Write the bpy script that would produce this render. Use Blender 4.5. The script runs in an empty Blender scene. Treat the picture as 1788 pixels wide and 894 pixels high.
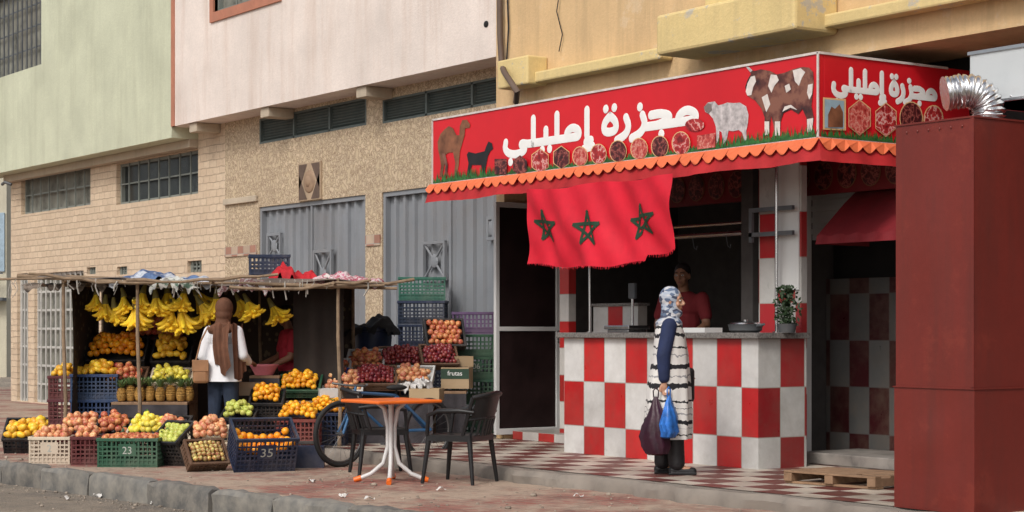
import bpy, bmesh, math, random
from mathutils import Vector, Matrix, Euler
random.seed(11)
R=math.radians; PI=math.pi; sin=math.sin; cos=math.cos
F=3178.0; ZC=1.24; PHI=R(54.8); VX,VY=-sin(PHI),cos(PHI); RX,RY=cos(PHI),sin(PHI); G=-.12; RD=-.33
sc=bpy.context.scene; COL=sc.collection
# ---------- photo ray -> world point on a real plane ----------
def dr(px): u=(px-894)/F; return VX+RX*u, VY+RY*u
def PD(px,py,d): a,b=dr(px); return Vector((a*d,b*d,ZC+d*(578-py)/F))
def PY(px,py,Y): return PD(px,py,Y/dr(px)[1])
def PX(px,py,X): return PD(px,py,X/dr(px)[0])
def PZ(px,py,z): return PD(px,py,(z-ZC)*F/(578-py))
def rectY(xl,yt,yb,xr,Y):
    a=PY(xl,yt,Y); b=PY(xl,yb,Y); c=PY(xr,yt,Y); return a.x,c.x,b.z,a.z
# ---------- objects ----------
KIDS={}
def setp(o,label=None,cat=None,group=None,kind=None):
    if label:o['label']=label
    if cat:o['category']=cat
    if group:o['group']=group
    if kind:o['kind']=kind
    return o
def thing(name,label,cat,loc=(0,0,0),rz=0,group=None,tilt=0):
    o=bpy.data.objects.new(name,None); COL.objects.link(o); o.empty_display_size=.1
    o.location=loc; o.rotation_euler=(tilt,0,rz); KIDS[o.name]=[]
    return setp(o,label,cat,group)
def adopt(o,parent,world=False):
    if parent is None:return
    o.parent=parent
    if world: o.matrix_parent_inverse=Matrix.Translation(-Vector(parent.location))
    KIDS.setdefault(parent.name,[]).append(o); KIDS.setdefault(o.name,[])
def sub(f,w): f.parent=w; KIDS[w.name].append(f)
def dup(root,loc):
    r=root.copy(); COL.objects.link(r); KIDS[r.name]=[]; r.location=loc
    for ch in KIDS.get(root.name,[]):
        c=ch.copy(); COL.objects.link(c); c.parent=r; KIDS[r.name].append(c); KIDS[c.name]=[]
    return r
class MB:
    def __init__(s): s.v=[];s.f=[];s.m=[];s.mi=0
    def add(s,vs,fs,M=None):
        n=len(s.v)
        s.v+=[tuple(M@Vector(p)) if M else tuple(p) for p in vs]; s.f+=[[n+i for i in q] for q in fs]; s.m+=[s.mi]*len(fs); return s
    def box(s,x0,x1,y0,y1,z0,z1,M=None):
        return s.add([(x0,y0,z0),(x1,y0,z0),(x1,y1,z0),(x0,y1,z0),(x0,y0,z1),(x1,y0,z1),(x1,y1,z1),(x0,y1,z1)],
          [(0,3,2,1),(4,5,6,7),(0,1,5,4),(1,2,6,5),(2,3,7,6),(3,0,4,7)],M)
    def tube(s,pts,r,n=8,closed=False,M=None,jit=0):
        pts=[Vector(p) for p in pts]; k=len(pts); rs=r if isinstance(r,(list,tuple)) else [r]*k
        vs=[];fs=[]; up=None
        for i,p in enumerate(pts):
            a=pts[(i-1)%k] if (closed or i>0) else p; b=pts[(i+1)%k] if (closed or i<k-1) else p
            t=(b-a); t=t.normalized() if t.length>1e-9 else Vector((0,0,1))
            if up is None: up=Vector((0,0,1)) if abs(t.z)<.9 else Vector((1,0,0))
            x=up-t*up.dot(t)
            if x.length<1e-5: x=Vector((0,1,0))-t*t.y
            x.normalize(); up=x; y=t.cross(x)
            for j in range(n):
                A=2*PI*j/n; vs.append(p+(x*cos(A)+y*sin(A))*(rs[i]+(random.uniform(-jit,jit) if jit else 0)))
        for i in range(k if closed else k-1):
            for j in range(n):
                a=i*n+j;b=i*n+(j+1)%n;c=((i+1)%k)*n+(j+1)%n;d=((i+1)%k)*n+j; fs.append((a,b,c,d))
        if not closed: fs.append(tuple(range(n))[::-1]); fs.append(tuple(range((k-1)*n,k*n)))
        return s.add(vs,fs,M)
    def lathe(s,prof,n=16,c=(0,0,0),M=None):
        vs=[];fs=[]; k=len(prof)
        for r,z in prof:
            for j in range(n): A=2*PI*j/n; vs.append((c[0]+r*cos(A),c[1]+r*sin(A),c[2]+z))
        for i in range(k-1):
            for j in range(n): fs.append((i*n+j,i*n+(j+1)%n,(i+1)*n+(j+1)%n,(i+1)*n+j))
        fs.append(tuple(range(n))[::-1]); fs.append(tuple(range((k-1)*n,k*n)))
        return s.add(vs,fs,M)
    def ell(s,c,r,n=12,m=8,M=None):
        if not isinstance(r,(tuple,list)): r=(r,r,r)
        vs=[(c[0],c[1],c[2]-r[2])];fs=[]
        for i in range(1,m):
            t=PI*i/m
            for j in range(n): A=2*PI*j/n; vs.append((c[0]+r[0]*sin(t)*cos(A),c[1]+r[1]*sin(t)*sin(A),c[2]-r[2]*cos(t)))
        vs.append((c[0],c[1],c[2]+r[2])); L=len(vs)-1
        for j in range(n): fs.append((0,1+(j+1)%n,1+j)); fs.append((L,1+(m-2)*n+j,1+(m-2)*n+(j+1)%n))
        for i in range(m-2):
            for j in range(n): a=1+i*n+j;b=1+i*n+(j+1)%n; fs.append((a,b,b+n,a+n))
        return s.add(vs,fs,M)
    def loft(s,rings,n=28,M=None):   # ring=(cx,cy,z,a,b,fold,ph)
        vs=[];fs=[];k=len(rings)
        for (cx,cy,z,a,b,fo,ph) in rings:
            for j in range(n):
                A=2*PI*j/n; q=1+fo*(sin(7*A+ph)+.6*sin(11*A+2*ph+1)); vs.append((cx+a*q*cos(A),cy+b*q*sin(A),z))
        for i in range(k-1):
            for j in range(n): fs.append((i*n+j,i*n+(j+1)%n,(i+1)*n+(j+1)%n,(i+1)*n+j))
        fs.append(tuple(range(n))[::-1]); fs.append(tuple(range((k-1)*n,k*n)))
        return s.add(vs,fs,M)
    def sheet(s,fn,nu,nv):
        vs=[fn(i/nu,j/nv) for j in range(nv+1) for i in range(nu+1)]; w=nu+1
        return s.add(vs,[(j*w+i,j*w+i+1,(j+1)*w+i+1,(j+1)*w+i) for j in range(nv) for i in range(nu)])
    def build(s,name,mats,parent=None,smooth=None,bevel=0,world=False):
        me=bpy.data.meshes.new(name); me.from_pydata(s.v,[],s.f)
        if not isinstance(mats,(list,tuple)): mats=[mats]
        for m in mats: me.materials.append(m)
        me.polygons.foreach_set('material_index',s.m); me.update()
        if smooth: me.shade_smooth(); me.set_sharp_from_angle(angle=R(smooth))
        o=bpy.data.objects.new(name,me); COL.objects.link(o); KIDS[o.name]=[]
        if bevel:
            b=o.modifiers.new('bevel','BEVEL'); b.width=bevel; b.segments=2; b.limit_method='ANGLE'
        adopt(o,parent,world); return o
# ---------- materials ----------
def N(nt,t,ins={},**props):
    n=nt.nodes.new(t)
    for k,val in props.items(): setattr(n,k,val)
    for k,val in ins.items():
        s=n.inputs[k]
        if isinstance(val,bpy.types.NodeSocket): nt.links.new(val,s)
        else: s.default_value=val
    return n
def c4(c): return (c[0],c[1],c[2],1)
def mix(nt,fac,a,b,blend='MIX'):
    n=nt.nodes.new('ShaderNodeMix'); n.data_type='RGBA'; n.blend_type=blend
    for i,val in ((0,fac),(6,a),(7,b)):
        if isinstance(val,bpy.types.NodeSocket): nt.links.new(val,n.inputs[i])
        else: n.inputs[i].default_value=val if i==0 else (c4(val) if len(val)==3 else val)
    return n.outputs[2]
def ramp(nt,fac,stops,interp='LINEAR'):
    n=nt.nodes.new('ShaderNodeValToRGB'); r=n.color_ramp; r.interpolation=interp
    while len(r.elements)<len(stops): r.elements.new(1)
    for e,(p,c) in zip(r.elements,stops): e.position=p; e.color=c4(c) if len(c)==3 else c
    nt.links.new(fac,n.inputs[0]); return n.outputs[0]
def math_(nt,op,a,b=0): return N(nt,'ShaderNodeMath',{0:a,1:b},operation=op).outputs[0]
def new(name):
    m=bpy.data.materials.new(name); m.use_nodes=True; nt=m.node_tree; return m,nt,nt.nodes['Principled BSDF']
def coords(nt,scale=(1,1,1),kind='Object'):
    tc=nt.nodes.new('ShaderNodeTexCoord'); return N(nt,'ShaderNodeMapping',{0:tc.outputs[kind],'Scale':scale}).outputs[0]
def noise(nt,vec,scale,detail=4,rough=.6): return N(nt,'ShaderNodeTexNoise',{'Vector':vec,'Scale':scale,'Detail':detail,'Roughness':rough}).outputs[0]
def mul(c,k): return tuple(min(1,x*k) for x in c)
def bumpit(nt,b,h,st,dist=.01):
    n=N(nt,'ShaderNodeBump',{'Height':h,'Strength':st,'Distance':dist}); nt.links.new(n.outputs[0],b.inputs['Normal'])
def mat(name,col,rough=.6,metal=0,var=.18,scale=7,bump=.15,bs=60,rand=0,dirt=0,dcol=(.1,.08,.06),spec=.4,sss=0):
    m,nt,b=new(name); v=coords(nt); n1=noise(nt,v,scale)
    c=ramp(nt,n1,[(.3,mul(col,1-var)),(.7,mul(col,1+var))])
    if rand:
        oi=nt.nodes.new('ShaderNodeObjectInfo'); c=N(nt,'ShaderNodeHueSaturation',{'Color':c,'Value':math_(nt,'ADD',math_(nt,'MULTIPLY',oi.outputs['Random'],rand),1-rand/2),'Hue':math_(nt,'ADD',math_(nt,'MULTIPLY',oi.outputs['Random'],rand*.06),.5-rand*.03)}).outputs[0]
    if dirt:
        n2=noise(nt,v,scale*.5,8,.75); f=ramp(nt,n2,[(.45,(0,0,0)),(.75,(dirt,)*3)]); c=mix(nt,f,c,dcol)
    nt.links.new(c,b.inputs['Base Color']); b.inputs['Roughness'].default_value=rough; b.inputs['Metallic'].default_value=metal
    b.inputs['Specular IOR Level'].default_value=spec
    if sss: b.inputs['Subsurface Weight'].default_value=sss; b.inputs['Subsurface Scale'].default_value=.01
    if bump: bumpit(nt,b,noise(nt,v,bs,3),bump,.004)
    return m
def wallmat(name,col,streak=.35,dcol=(.25,.2,.14),rough=.85,bump=.35,patch=0,pcol=(.6,.6,.58),bs=35):
    m,nt,b=new(name); v=coords(nt); vs=coords(nt,(3.2,3.2,.28))
    c=ramp(nt,noise(nt,v,1.1,6),[(.3,mul(col,.86)),(.7,mul(col,1.1))])
    c=mix(nt,ramp(nt,noise(nt,v,22,4),[(.35,(0,0,0)),(.8,(.35,)*3)]),c,mul(col,.7))
    st=ramp(nt,noise(nt,vs,1.5,7,.7),[(.48,(0,0,0)),(.78,(streak,)*3)]); c=mix(nt,st,c,dcol)
    if patch:
        pf=ramp(nt,noise(nt,v,2.2,9,.75),[(.56,(0,0,0)),(.60,(patch,)*3)]); c=mix(nt,pf,c,pcol)
    nt.links.new(c,b.inputs['Base Color']); b.inputs['Roughness'].default_value=rough
    bumpit(nt,b,noise(nt,v,bs,8,.7),bump,.02); return m
def axisvec(nt,ax='x'):
    tc=nt.nodes.new('ShaderNodeTexCoord'); sp=N(nt,'ShaderNodeSeparateXYZ',{0:tc.outputs['Object']})
    return sp.outputs[{'x':0,'y':1}[ax]],sp.outputs[2],sp
def checker(name,w,h,c1,c2,ax='x',ox=0,oz=0,floor=False,rough=.15,grout=(.35,.33,.3),dirt=.5,gw=.004):
    m,nt,b=new(name); a,z,sp=axisvec(nt,ax)
    if floor: z=sp.outputs[1]
    a=math_(nt,'DIVIDE',math_(nt,'ADD',a,100*w-ox),w); z=math_(nt,'DIVIDE',math_(nt,'ADD',z,100*h-oz),h)
    s=math_(nt,'ADD',math_(nt,'FLOOR',a),math_(nt,'FLOOR',z)); k=math_(nt,'MODULO',s,2)
    v=coords(nt)
    cell=N(nt,'ShaderNodeCombineXYZ',{0:math_(nt,'FLOOR',a),1:math_(nt,'FLOOR',z)}).outputs[0]; wn=N(nt,'ShaderNodeTexWhiteNoise',{0:cell}).outputs[0]
    n=math_(nt,'ADD',math_(nt,'MULTIPLY',noise(nt,v,5,6),.6),math_(nt,'MULTIPLY',wn,.4))
    a1=ramp(nt,n,[(.3,mul(c1,.80)),(.7,mul(c1,1.1))]); a2=ramp(nt,n,[(.3,mul(c2,.75)),(.7,mul(c2,1.1))])
    c=mix(nt,k,a1,a2)
    fa=math_(nt,'ABSOLUTE',math_(nt,'SUBTRACT',math_(nt,'FRACT',a),.5)); fz=math_(nt,'ABSOLUTE',math_(nt,'SUBTRACT',math_(nt,'FRACT',z),.5))
    g=math_(nt,'MAXIMUM',math_(nt,'GREATER_THAN',fa,.5-gw/w),math_(nt,'GREATER_THAN',fz,.5-gw/h))
    c=mix(nt,g,c,grout)
    if dirt: c=mix(nt,ramp(nt,noise(nt,v,1.7,8,.75),[(.42,(0,0,0)),(.75,(dirt,)*3)]),c,(.16,.12,.09))
    nt.links.new(c,b.inputs['Base Color']); nt.links.new(math_(nt,'ADD',math_(nt,'MULTIPLY',noise(nt,v,6,5),.4),rough),b.inputs['Roughness'])
    bumpit(nt,b,math_(nt,'SUBTRACT',math_(nt,'MULTIPLY',noise(nt,v,2.3,3),.4),g),.25,.004); return m
def brickmat(name,c1,c2,mortar,bw,bh,mw=.012,off=.5,rough=.85,ax='x',floor=False,bump=.6,dirt=.3,dcol=(.2,.16,.12),wob=.03):
    m,nt,b=new(name); a,z,sp=axisvec(nt,ax)
    if floor: z=sp.outputs[1]
    cv=N(nt,'ShaderNodeCombineXYZ',{0:a,1:z}).outputs[0]
    v=coords(nt); nz=N(nt,'ShaderNodeTexNoise',{'Vector':v,'Scale':9.0,'Detail':3.0})
    cv2=N(nt,'ShaderNodeVectorMath',{0:cv,1:N(nt,'ShaderNodeVectorMath',{0:nz.outputs[1],1:(wob,wob,.0)},operation='MULTIPLY').outputs[0]},operation='ADD').outputs[0]
    br=N(nt,'ShaderNodeTexBrick',{'Vector':cv2,'Color1':c4(c1),'Color2':c4(c2),'Mortar':c4(mortar),'Scale':1.0,'Mortar Size':mw,'Mortar Smooth':.5,'Brick Width':bw,'Row Height':bh},offset=off)
    c=mix(nt,ramp(nt,noise(nt,v,18,6,.7),[(.3,(0,0,0)),(.75,(.5,)*3)]),br.outputs[0],mul(c1,.62))
    c=mix(nt,ramp(nt,noise(nt,v,.9,8,.7),[(.45,(0,0,0)),(.75,(dirt,)*3)]),c,dcol)
    nt.links.new(c,b.inputs['Base Color']); b.inputs['Roughness'].default_value=rough
    h=math_(nt,'SUBTRACT',math_(nt,'MULTIPLY',noise(nt,v,16,7,.7),.9),br.outputs[1]); bumpit(nt,b,h,bump,.02); return m

M={}
M['green']=wallmat('pale_green_render',(.56,.58,.43),.38,(.3,.3,.2))
M['pink']=wallmat('off_white_render',(.76,.67,.61),.48,(.52,.36,.27))
M['yellow']=wallmat('yellow_render',(.68,.47,.25),.6,(.36,.25,.14),patch=.3,pcol=(.66,.55,.40))
M['ledge']=wallmat('peeling_yellow_paint',(.72,.56,.26),.4,(.36,.28,.16),patch=.9,pcol=(.46,.43,.37))
M['salmon']=mat('salmon_trim',(.46,.19,.12),.8,dirt=.4)
M['stone']=brickmat('stone_cladding',(.72,.57,.41),(.62,.47,.33),(.57,.44,.32),.23,.115,.007,dirt=.3,dcol=(.38,.29,.21),bump=1.0,wob=.05)
m,nt,b=new('squiggle_tiles'); v=coords(nt); n1=noise(nt,v,13,1.5,.5)
w=ramp(nt,n1,[(.40,(.56,.45,.30)),(.455,(.25,.165,.10)),(.5,(.62,.51,.36)),(.56,(.26,.175,.11)),(.62,(.60,.48,.33))])
w=mix(nt,ramp(nt,noise(nt,v,1,6),[(.4,(0,0,0)),(.8,(.4,)*3)]),w,(.28,.21,.15)); nt.links.new(w,b.inputs['Base Color']); b.inputs['Roughness'].default_value=.7; bumpit(nt,b,n1,.4,.01); M['pebble']=m
M['beam']=wallmat('worn_concrete_trim',(.50,.42,.32),.4)
M['gate']=mat('grey_painted_steel',(.23,.245,.265),.5,.0,.15,2.5,.1,30,dirt=.5,dcol=(.12,.09,.07))
M['gate2']=mat('dark_grey_steel',(.10,.11,.12),.5,.1,dirt=.4)
M['louvre']=mat('green_grey_louvre',(.10,.125,.12),.6,0,dirt=.4)
M['wfr']=mat('weathered_window_frame',(.20,.22,.20),.6,dirt=.4)
M['whitebar']=mat('white_painted_iron',(.48,.47,.44),.5,dirt=.3)
M['pane']=mat('dark_dusty_glass',(.03,.035,.035),.25,0,.4,3,.0)
M['dust']=mat('dusty_curtain',(.20,.20,.17),.9,0,.5,4,.0,dirt=.6)
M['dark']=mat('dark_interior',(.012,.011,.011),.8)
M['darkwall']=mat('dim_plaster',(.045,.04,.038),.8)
M['pipe']=mat('brown_pipe',(.12,.08,.06),.6,dirt=.4)
M['signred']=mat('sign_red',(.60,.012,.02),.35,0,.10,1.3,.04,20)
M['signred2']=mat('sign_red_shaded',(.16,.008,.012),.5,0,.2,1.3,.04,20)  # sign red with the shade under the sign mixed into its colour
M['white']=mat('sign_white',(.82,.82,.80),.45,0,.04,4,0)
M['alum']=mat('white_aluminium',(.62,.62,.61),.35,0,.06,4,.02,dirt=.15)
M['orange']=mat('orange_valance',(.74,.16,.06),.7,0,.15,5,.1,40,dirt=.25,dcol=(.3,.1,.05))
M['redcloth']=mat('red_canvas',(.38,.015,.018),.75,0,.2,4,.2,80)
M['flag']=mat('red_flag_cloth',(.62,.010,.03),.7,0,.15,3,.1,120)
M['star']=mat('flag_green',(.012,.045,.022),.7,0,.2,9,0)
M['grass']=mat('printed_grass',(.03,.13,.03),.5,0,.5,30,0)
M['brown']=mat('printed_camel',(.20,.08,.04),.5,0,.5,6,0)
M['black']=mat('printed_black',(.015,.014,.016),.5,0,.3,9,0)
M['wool']=mat('printed_wool',(.46,.42,.42),.6,0,.4,18,0)
M['whitehide']=mat('printed_white_hide',(.66,.60,.56),.6,0,.15,14,0)
m,nt,b=new('printed_brown_hide'); v=coords(nt); w=ramp(nt,noise(nt,v,5.5,5,.6),[(.36,(.02,.008,.010)),(.50,(.10,.028,.022)),(.60,(.22,.09,.06))]); nt.links.new(w,b.inputs['Base Color']); b.inputs['Roughness'].default_value=.5; M['hide']=m
M['yring']=mat('pale_ring',(.70,.45,.22),.5,0,.05,5,0)
def meat(name,c1,c2,c3,s=10):
    m,nt,b=new(name); v=coords(nt); n1=noise(nt,v,s,3,.6); w=ramp(nt,n1,[(.32,c1),(.48,c2),(.53,c3),(.57,c2),(.7,c1)]); nt.links.new(w,b.inputs['Base Color']); b.inputs['Roughness'].default_value=.4; return m
M['meat']=meat('printed_meat',(.16,.008,.012),(.45,.03,.03),(.70,.42,.38)); M['meat2']=meat('printed_mince',(.30,.02,.02),(.55,.10,.08),(.62,.30,.24),16); M['meatdark']=meat('printed_dark_meat',(.02,.006,.008),(.10,.012,.014),(.35,.10,.08),14)
M['tile']=checker('red_white_tiles',.335,.45,(.64,.63,.61),(.52,.018,.02),'x',-14.95,-.17,dirt=.35)
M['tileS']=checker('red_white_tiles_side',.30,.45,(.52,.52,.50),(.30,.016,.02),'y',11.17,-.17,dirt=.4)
M['tiled']=checker('red_white_tiles_shaded',.26,.45,(.10,.10,.098),(.045,.007,.009),'x',-12.8,-.2,dirt=.6,grout=(.08,.07,.07))  # red and white tiles, darkened so the colour carries the doorway's deep shade
M['floor']=checker('checker_floor_tiles',.36,.36,(.54,.47,.39),(.15,.03,.025),'x',0,9.5,floor=True,dirt=.8,rough=.3,gw=.006)
M['granite']=mat('grey_granite',(.16,.15,.14),.3,0,.6,60,.05,60)
M['steel']=mat('stainless_steel',(.55,.55,.56),.25,1,.08,10,.03)
M['foil']=mat('aluminium_foil_duct',(.70,.70,.71),.24,1,.10,20,.8,26)
M['cab']=wallmat('oxide_red_painted_steel',(.165,.020,.013),.55,(.07,.02,.015),rough=.45,bump=.10,patch=.3,pcol=(.22,.035,.02),bs=9)
M['boxwhite']=mat('galvanised_white_sheet',(.62,.65,.66),.4,.2,.1,4,.1,dirt=.2)
M['wood']=mat('worn_timber',(.28,.17,.10),.85,0,.35,9,.4,40,dirt=.5)
M['stick']=mat('grey_brown_stick',(.24,.17,.11),.9,0,.35,9,.4,40)
M['kerb']=mat('dark_kerb_concrete',(.15,.145,.135),.9,0,.35,4,.9,30,dirt=.6,dcol=(.32,.27,.20),rand=.4)
M['plinth']=mat('concrete_edge',(.24,.21,.18),.9,0,.3,5,.7,30,dirt=.5)
M['shutter']=mat('white_roller_shutter',(.45,.45,.44),.5,0,.1,4,.05,dirt=.3)
m,nt,b=new('dusty_road'); v=coords(nt); n1=noise(nt,v,.8,9,.72); w=ramp(nt,n1,[(.35,(.19,.165,.14)),(.5,(.30,.25,.195)),(.66,(.42,.345,.265))])
w=mix(nt,ramp(nt,noise(nt,v,40,5,.8),[(.52,(0,0,0)),(.66,(.75,)*3)]),w,(.09,.08,.07)); nt.links.new(w,b.inputs['Base Color']); b.inputs['Roughness'].default_value=.95; bumpit(nt,b,noise(nt,v,30,8,.8),.9,.04); M['road']=m
m=brickmat('red_pavers',(.36,.13,.10),(.24,.09,.07),(.27,.22,.17),.22,.11,.010,floor=True,bump=.6,dirt=0); nt=m.node_tree; b=nt.nodes['Principled BSDF']; v=coords(nt)
old=b.inputs['Base Color'].links[0].from_socket
w=mix(nt,ramp(nt,noise(nt,v,.9,9,.75),[(.43,(0,0,0)),(.55,(.92,)*3)]),old,(.42,.33,.25)); w=mix(nt,ramp(nt,noise(nt,v,5,9,.8),[(.48,(0,0,0)),(.70,(.8,)*3)]),w,(.14,.11,.09)); nt.links.new(w,b.inputs['Base Color']); M['paver']=m

# ================= SETTING =================
def struct(mb,name,m,**k): o=mb.build(name,m,**k); o['kind']='structure'; return o
g=MB(); g.add([(-150,-60,RD),(60,-60,RD),(60,120,RD),(-150,120,RD)],[(0,1,2,3)]); struct(g,'road',M['road'])
KA=Vector((-18.35,6.50)); KB=Vector((-12.17,7.12)); KD=(KB-KA).normalized(); KN=Vector((-KD.y,KD.x))
a=KA-KD*25+KN*.14; b2=KA+KD*25+KN*.14
g=MB(); g.add([(a.x,a.y,G),(b2.x,b2.y,G),(b2.x,22,G),(a.x,22,G),(a.x,a.y,RD),(b2.x,b2.y,RD)],[(0,1,2,3),(4,5,1,0)]); struct(g,'pavement',M['paver'])
g=MB()
def pl(u,v): x=-18.2+13.2*u; return (x,9.5+.05*sin(x*3)+.03*sin(x*11)+random.uniform(-.012,.012)-(.03 if v<.5 else 0)+(0 if v<.9 else .12),[-.125,-.05,-.004,-.004][min(3,int(v*3+.01))]+random.uniform(-.004,.002)*(v<.9))
g.sheet(pl,140,3); g.box(-18.1,-5,9.64,12.9,-.2,-.006); struct(g,'shop_plinth',M['plinth'],smooth=35)
g=MB(); g.add([(-18.1,9.64,0),(-5,9.64,0),(-5,12.95,0),(-18.1,12.95,0)],[(0,1,2,3)]); struct(g,'tiled_floor',M['floor'])
s=-14.0
while s<9.5:
    L=random.uniform(.85,1.15); c=KA+KD*s; g=MB(); n=9; prof=[(.0,-.36),(.0,-.24),(.002,-.15),(.03,-.108),(.14,-.104),(.14,-.36)]; P=len(prof); vs=[]
    for q in range(n+1):
        e=.02 if q in (0,n) else 0
        for (yy,zz) in prof: vs.append((q/n*(L-.03),yy+random.uniform(-.014,.014)*(yy<.1)+e*(yy<.05),zz+random.uniform(-.014,.008)*(zz>-.2)-e*(zz>-.12)))
    fs=[(q*P+k,(q+1)*P+k,(q+1)*P+k+1,q*P+k+1) for q in range(n) for k in range(P-1)]+[tuple(range(P)),tuple(n*P+k for k in range(P))[::-1]]
    g.add(vs,fs); o=g.build('kerb_stone',M['kerb'],smooth=40)
    o.location=(c.x,c.y,random.uniform(-.012,.008)); o.rotation_euler=(random.uniform(-.02,.02),0,math.atan2(KD.y,KD.x)+random.uniform(-.015,.015))
    setp(o,'dark weathered concrete kerb stone in the row between road and pavement','kerb stone','kerb stones along the road edge'); s+=L
g=MB()
for k in range(1300):
    t=random.uniform(-4,10); y=random.uniform(-1.3,3.0) if k%3 else random.gauss(-.12,.12); p=KA+KD*t+KN*y; z=RD if y<0 else G
    if y>.2 and p.y>9.4: continue
    if -.02<y<.2: continue
    r=random.uniform(.004,.016)*(1 if random.random()<.94 else 2); g.ell((p.x,p.y,z+r*.3),(r,r*random.uniform(.6,1.2),r*.6),6,4)
o=g.build('gravel',mat('gravel_stone',(.30,.25,.2),.9,0,.6,4),smooth=30); o['kind']='stuff'; o['label']='loose gravel scattered along the kerb and pavement'; o['category']='gravel'
litm=mat('litter_paper',(.6,.58,.55),.8)
for k,(px,py) in enumerate([(118,872),(170,868),(268,880),(645,873),(600,868),(1010,868),(430,888),(905,842),(1250,872),(545,842),(770,856)]):
    p=PZ(px,py,RD+.01 if px<500 and py>850 else -.115); g=MB(); g.sheet(lambda u,v:((u-.5)*.08,(v-.5)*.05,.012+.014*sin(5*u+3*v+k)+.01*random.random()),5,4)
    o=g.build('litter',litm); o.location=p; o.rotation_euler=(0,0,k*1.3); setp(o,'small scrap of pale crumpled litter lying on the dusty ground','litter','scraps of litter on the ground')

# ---------- buildings ----------
YW=12.45
def holed(g,x0,x1,z0,z1,Y,holes,dep=.14):
    xs=sorted({x0,x1,*[h[0] for h in holes],*[h[1] for h in holes]}); zs=sorted({z0,z1,*[h[2] for h in holes],*[h[3] for h in holes]})
    for i in range(len(xs)-1):
        for j in range(len(zs)-1):
            cx=(xs[i]+xs[i+1])/2; cz=(zs[j]+zs[j+1])/2
            if any(h[0]<cx<h[1] and h[2]<cz<h[3] for h in holes): continue
            g.add([(xs[i],Y,zs[j]),(xs[i+1],Y,zs[j]),(xs[i+1],Y,zs[j+1]),(xs[i],Y,zs[j+1])],[(0,1,2,3)])
    for (a,b,c,d) in holes:
        y2=Y+dep
        g.add([(a,Y,c),(b,Y,c),(b,Y,d),(a,Y,d),(a,y2,c),(b,y2,c),(b,y2,d),(a,y2,d)],[(0,4,5,1),(1,5,6,2),(2,6,7,3),(3,7,4,0)])
def window(par,rc,Y,vb,hb,frm,bar,pane,dep=.12,ft=.045,bt=.012,name='window'):
    a,b,c,d=rc; y=Y+dep
    g=MB(); g.add([(a,y,c),(b,y,c),(b,y,d),(a,y,d)],[(0,1,2,3)]); w=g.build(name,pane,par,world=True)
    g=MB()
    for q in ((a,b,c,c+ft),(a,b,d-ft,d),(a,a+ft,c+ft,d-ft),(b-ft,b,c+ft,d-ft)): g.box(q[0],q[1],y-.07,y-.002,q[2],q[3])
    sub(g.build('frame',frm,None),w)
    if vb or hb:
        g=MB()
        for k in range(1,vb+1): x=a+(b-a)*k/(vb+1); g.box(x-bt,x+bt,y-.095,y-.075,c,d)
        for k in range(1,hb+1): z=c+(d-c)*k/(hb+1); g.box(a,b,y-.075,y-.06,z-bt,z+bt)
        sub(g.build('grille',bar,None),w)
    return w
XC=-26.2; XP=-17.33; XG=PY(393,500,YW).x
gb=thing('apartment_building','pale green rendered building with stone clad ground floor at the far left','building',(-30,12,0))
hw=[(PY(-60,100,12).x,PY(72,100,12).x,PY(72,112,12).z,PY(72,-40,12).z)]
g=MB(); holed(g,-44,XC,4.25,9,12,hw,.2); g.add([(-44,12,4.25),(XC,12,4.25),(XC,YW,4.25),(-44,YW,4.25)],[(0,1,2,3)])
g.add([(XC,12,4.25),(XC,20,4.25),(XC,20,9),(XC,12,9)],[(0,1,2,3)]); g.add([(-44,12,9),(XC,12,9),(XC,20,9),(-44,20,9)],[(0,1,2,3)]); g.build('upper_wall',M['green'],gb,world=True)
window(gb,hw[0],12,16,3,M['wfr'],M['gate2'],M['dust'],.18)
XL=PY(19,500,YW).x
wA=rectY(37,310,375,158,YW); wB=rectY(203,287,358,346,YW); gG=rectY(60,478,702,146,YW); gN=rectY(30,478,702,49,YW)
v1=rectY(204,466,480,222,YW); v2=rectY(327,456,476,352,YW); v3=rectY(140,468,480,158,YW); ZG=-.1
gG=(gG[0],gG[1],ZG,gG[3]); gN=(gN[0],gN[1],ZG,gN[3]); v3=(gG[1]+.15,gG[1]+.55,v3[2],v3[3])
g=MB(); holed(g,XL,XG,-.12,4.43,YW,[wA,wB,gG,gN,v1,v2,v3],.16); g.add([(XL,YW,-.12),(XL,20,-.12),(XL,20,4.25),(XL,YW,4.25)],[(0,1,2,3)]); g.build('ground_floor_wall',M['stone'],gb,world=True)
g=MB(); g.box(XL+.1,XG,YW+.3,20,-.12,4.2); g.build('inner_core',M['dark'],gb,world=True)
window(gb,wA,YW,7,1,M['wfr'],M['wfr'],M['dust'],.15); window(gb,wB,YW,7,1,M['wfr'],M['wfr'],M['pane'],.15)
window(gb,gG,YW,9,6,M['whitebar'],M['whitebar'],M['dust'],.13,name='barred_door',bt=.02); window(gb,gN,YW,3,6,M['whitebar'],M['whitebar'],M['dust'],.13,name='barred_door',bt=.02)
for q in (v1,v2,v3): window(gb,q,YW,3,1,M['wfr'],M['wfr'],M['pane'],.13,name='vent')
g=MB(); g.box(XL,XC,12.30,YW-.004,4.12,4.246); g.build('soffit_beam',M['beam'],gb,world=True)
g=MB(); g.tube([PY(20,322,12.2),PY(8,318,12.1),PY(4,322,12.1)],.03,8); g.build('lamp_arm',M['gate2'],gb,world=True)
pb=thing('apartment_building','off-white rendered building above squiggle patterned tiles and grey metal gates','building',(-21,12,0))
g=MB(); tw=(PY(375,20,12).x,PY(485,0,12).x,PY(375,22,12).z,9.3)
holed(g,XC+.12,XP,4.42,9.6,12,[tw],.15); g.add([(XC,12,4.42),(XP,12,4.42),(XP,YW,4.42),(XC,YW,4.42)],[(0,1,2,3)])
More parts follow.
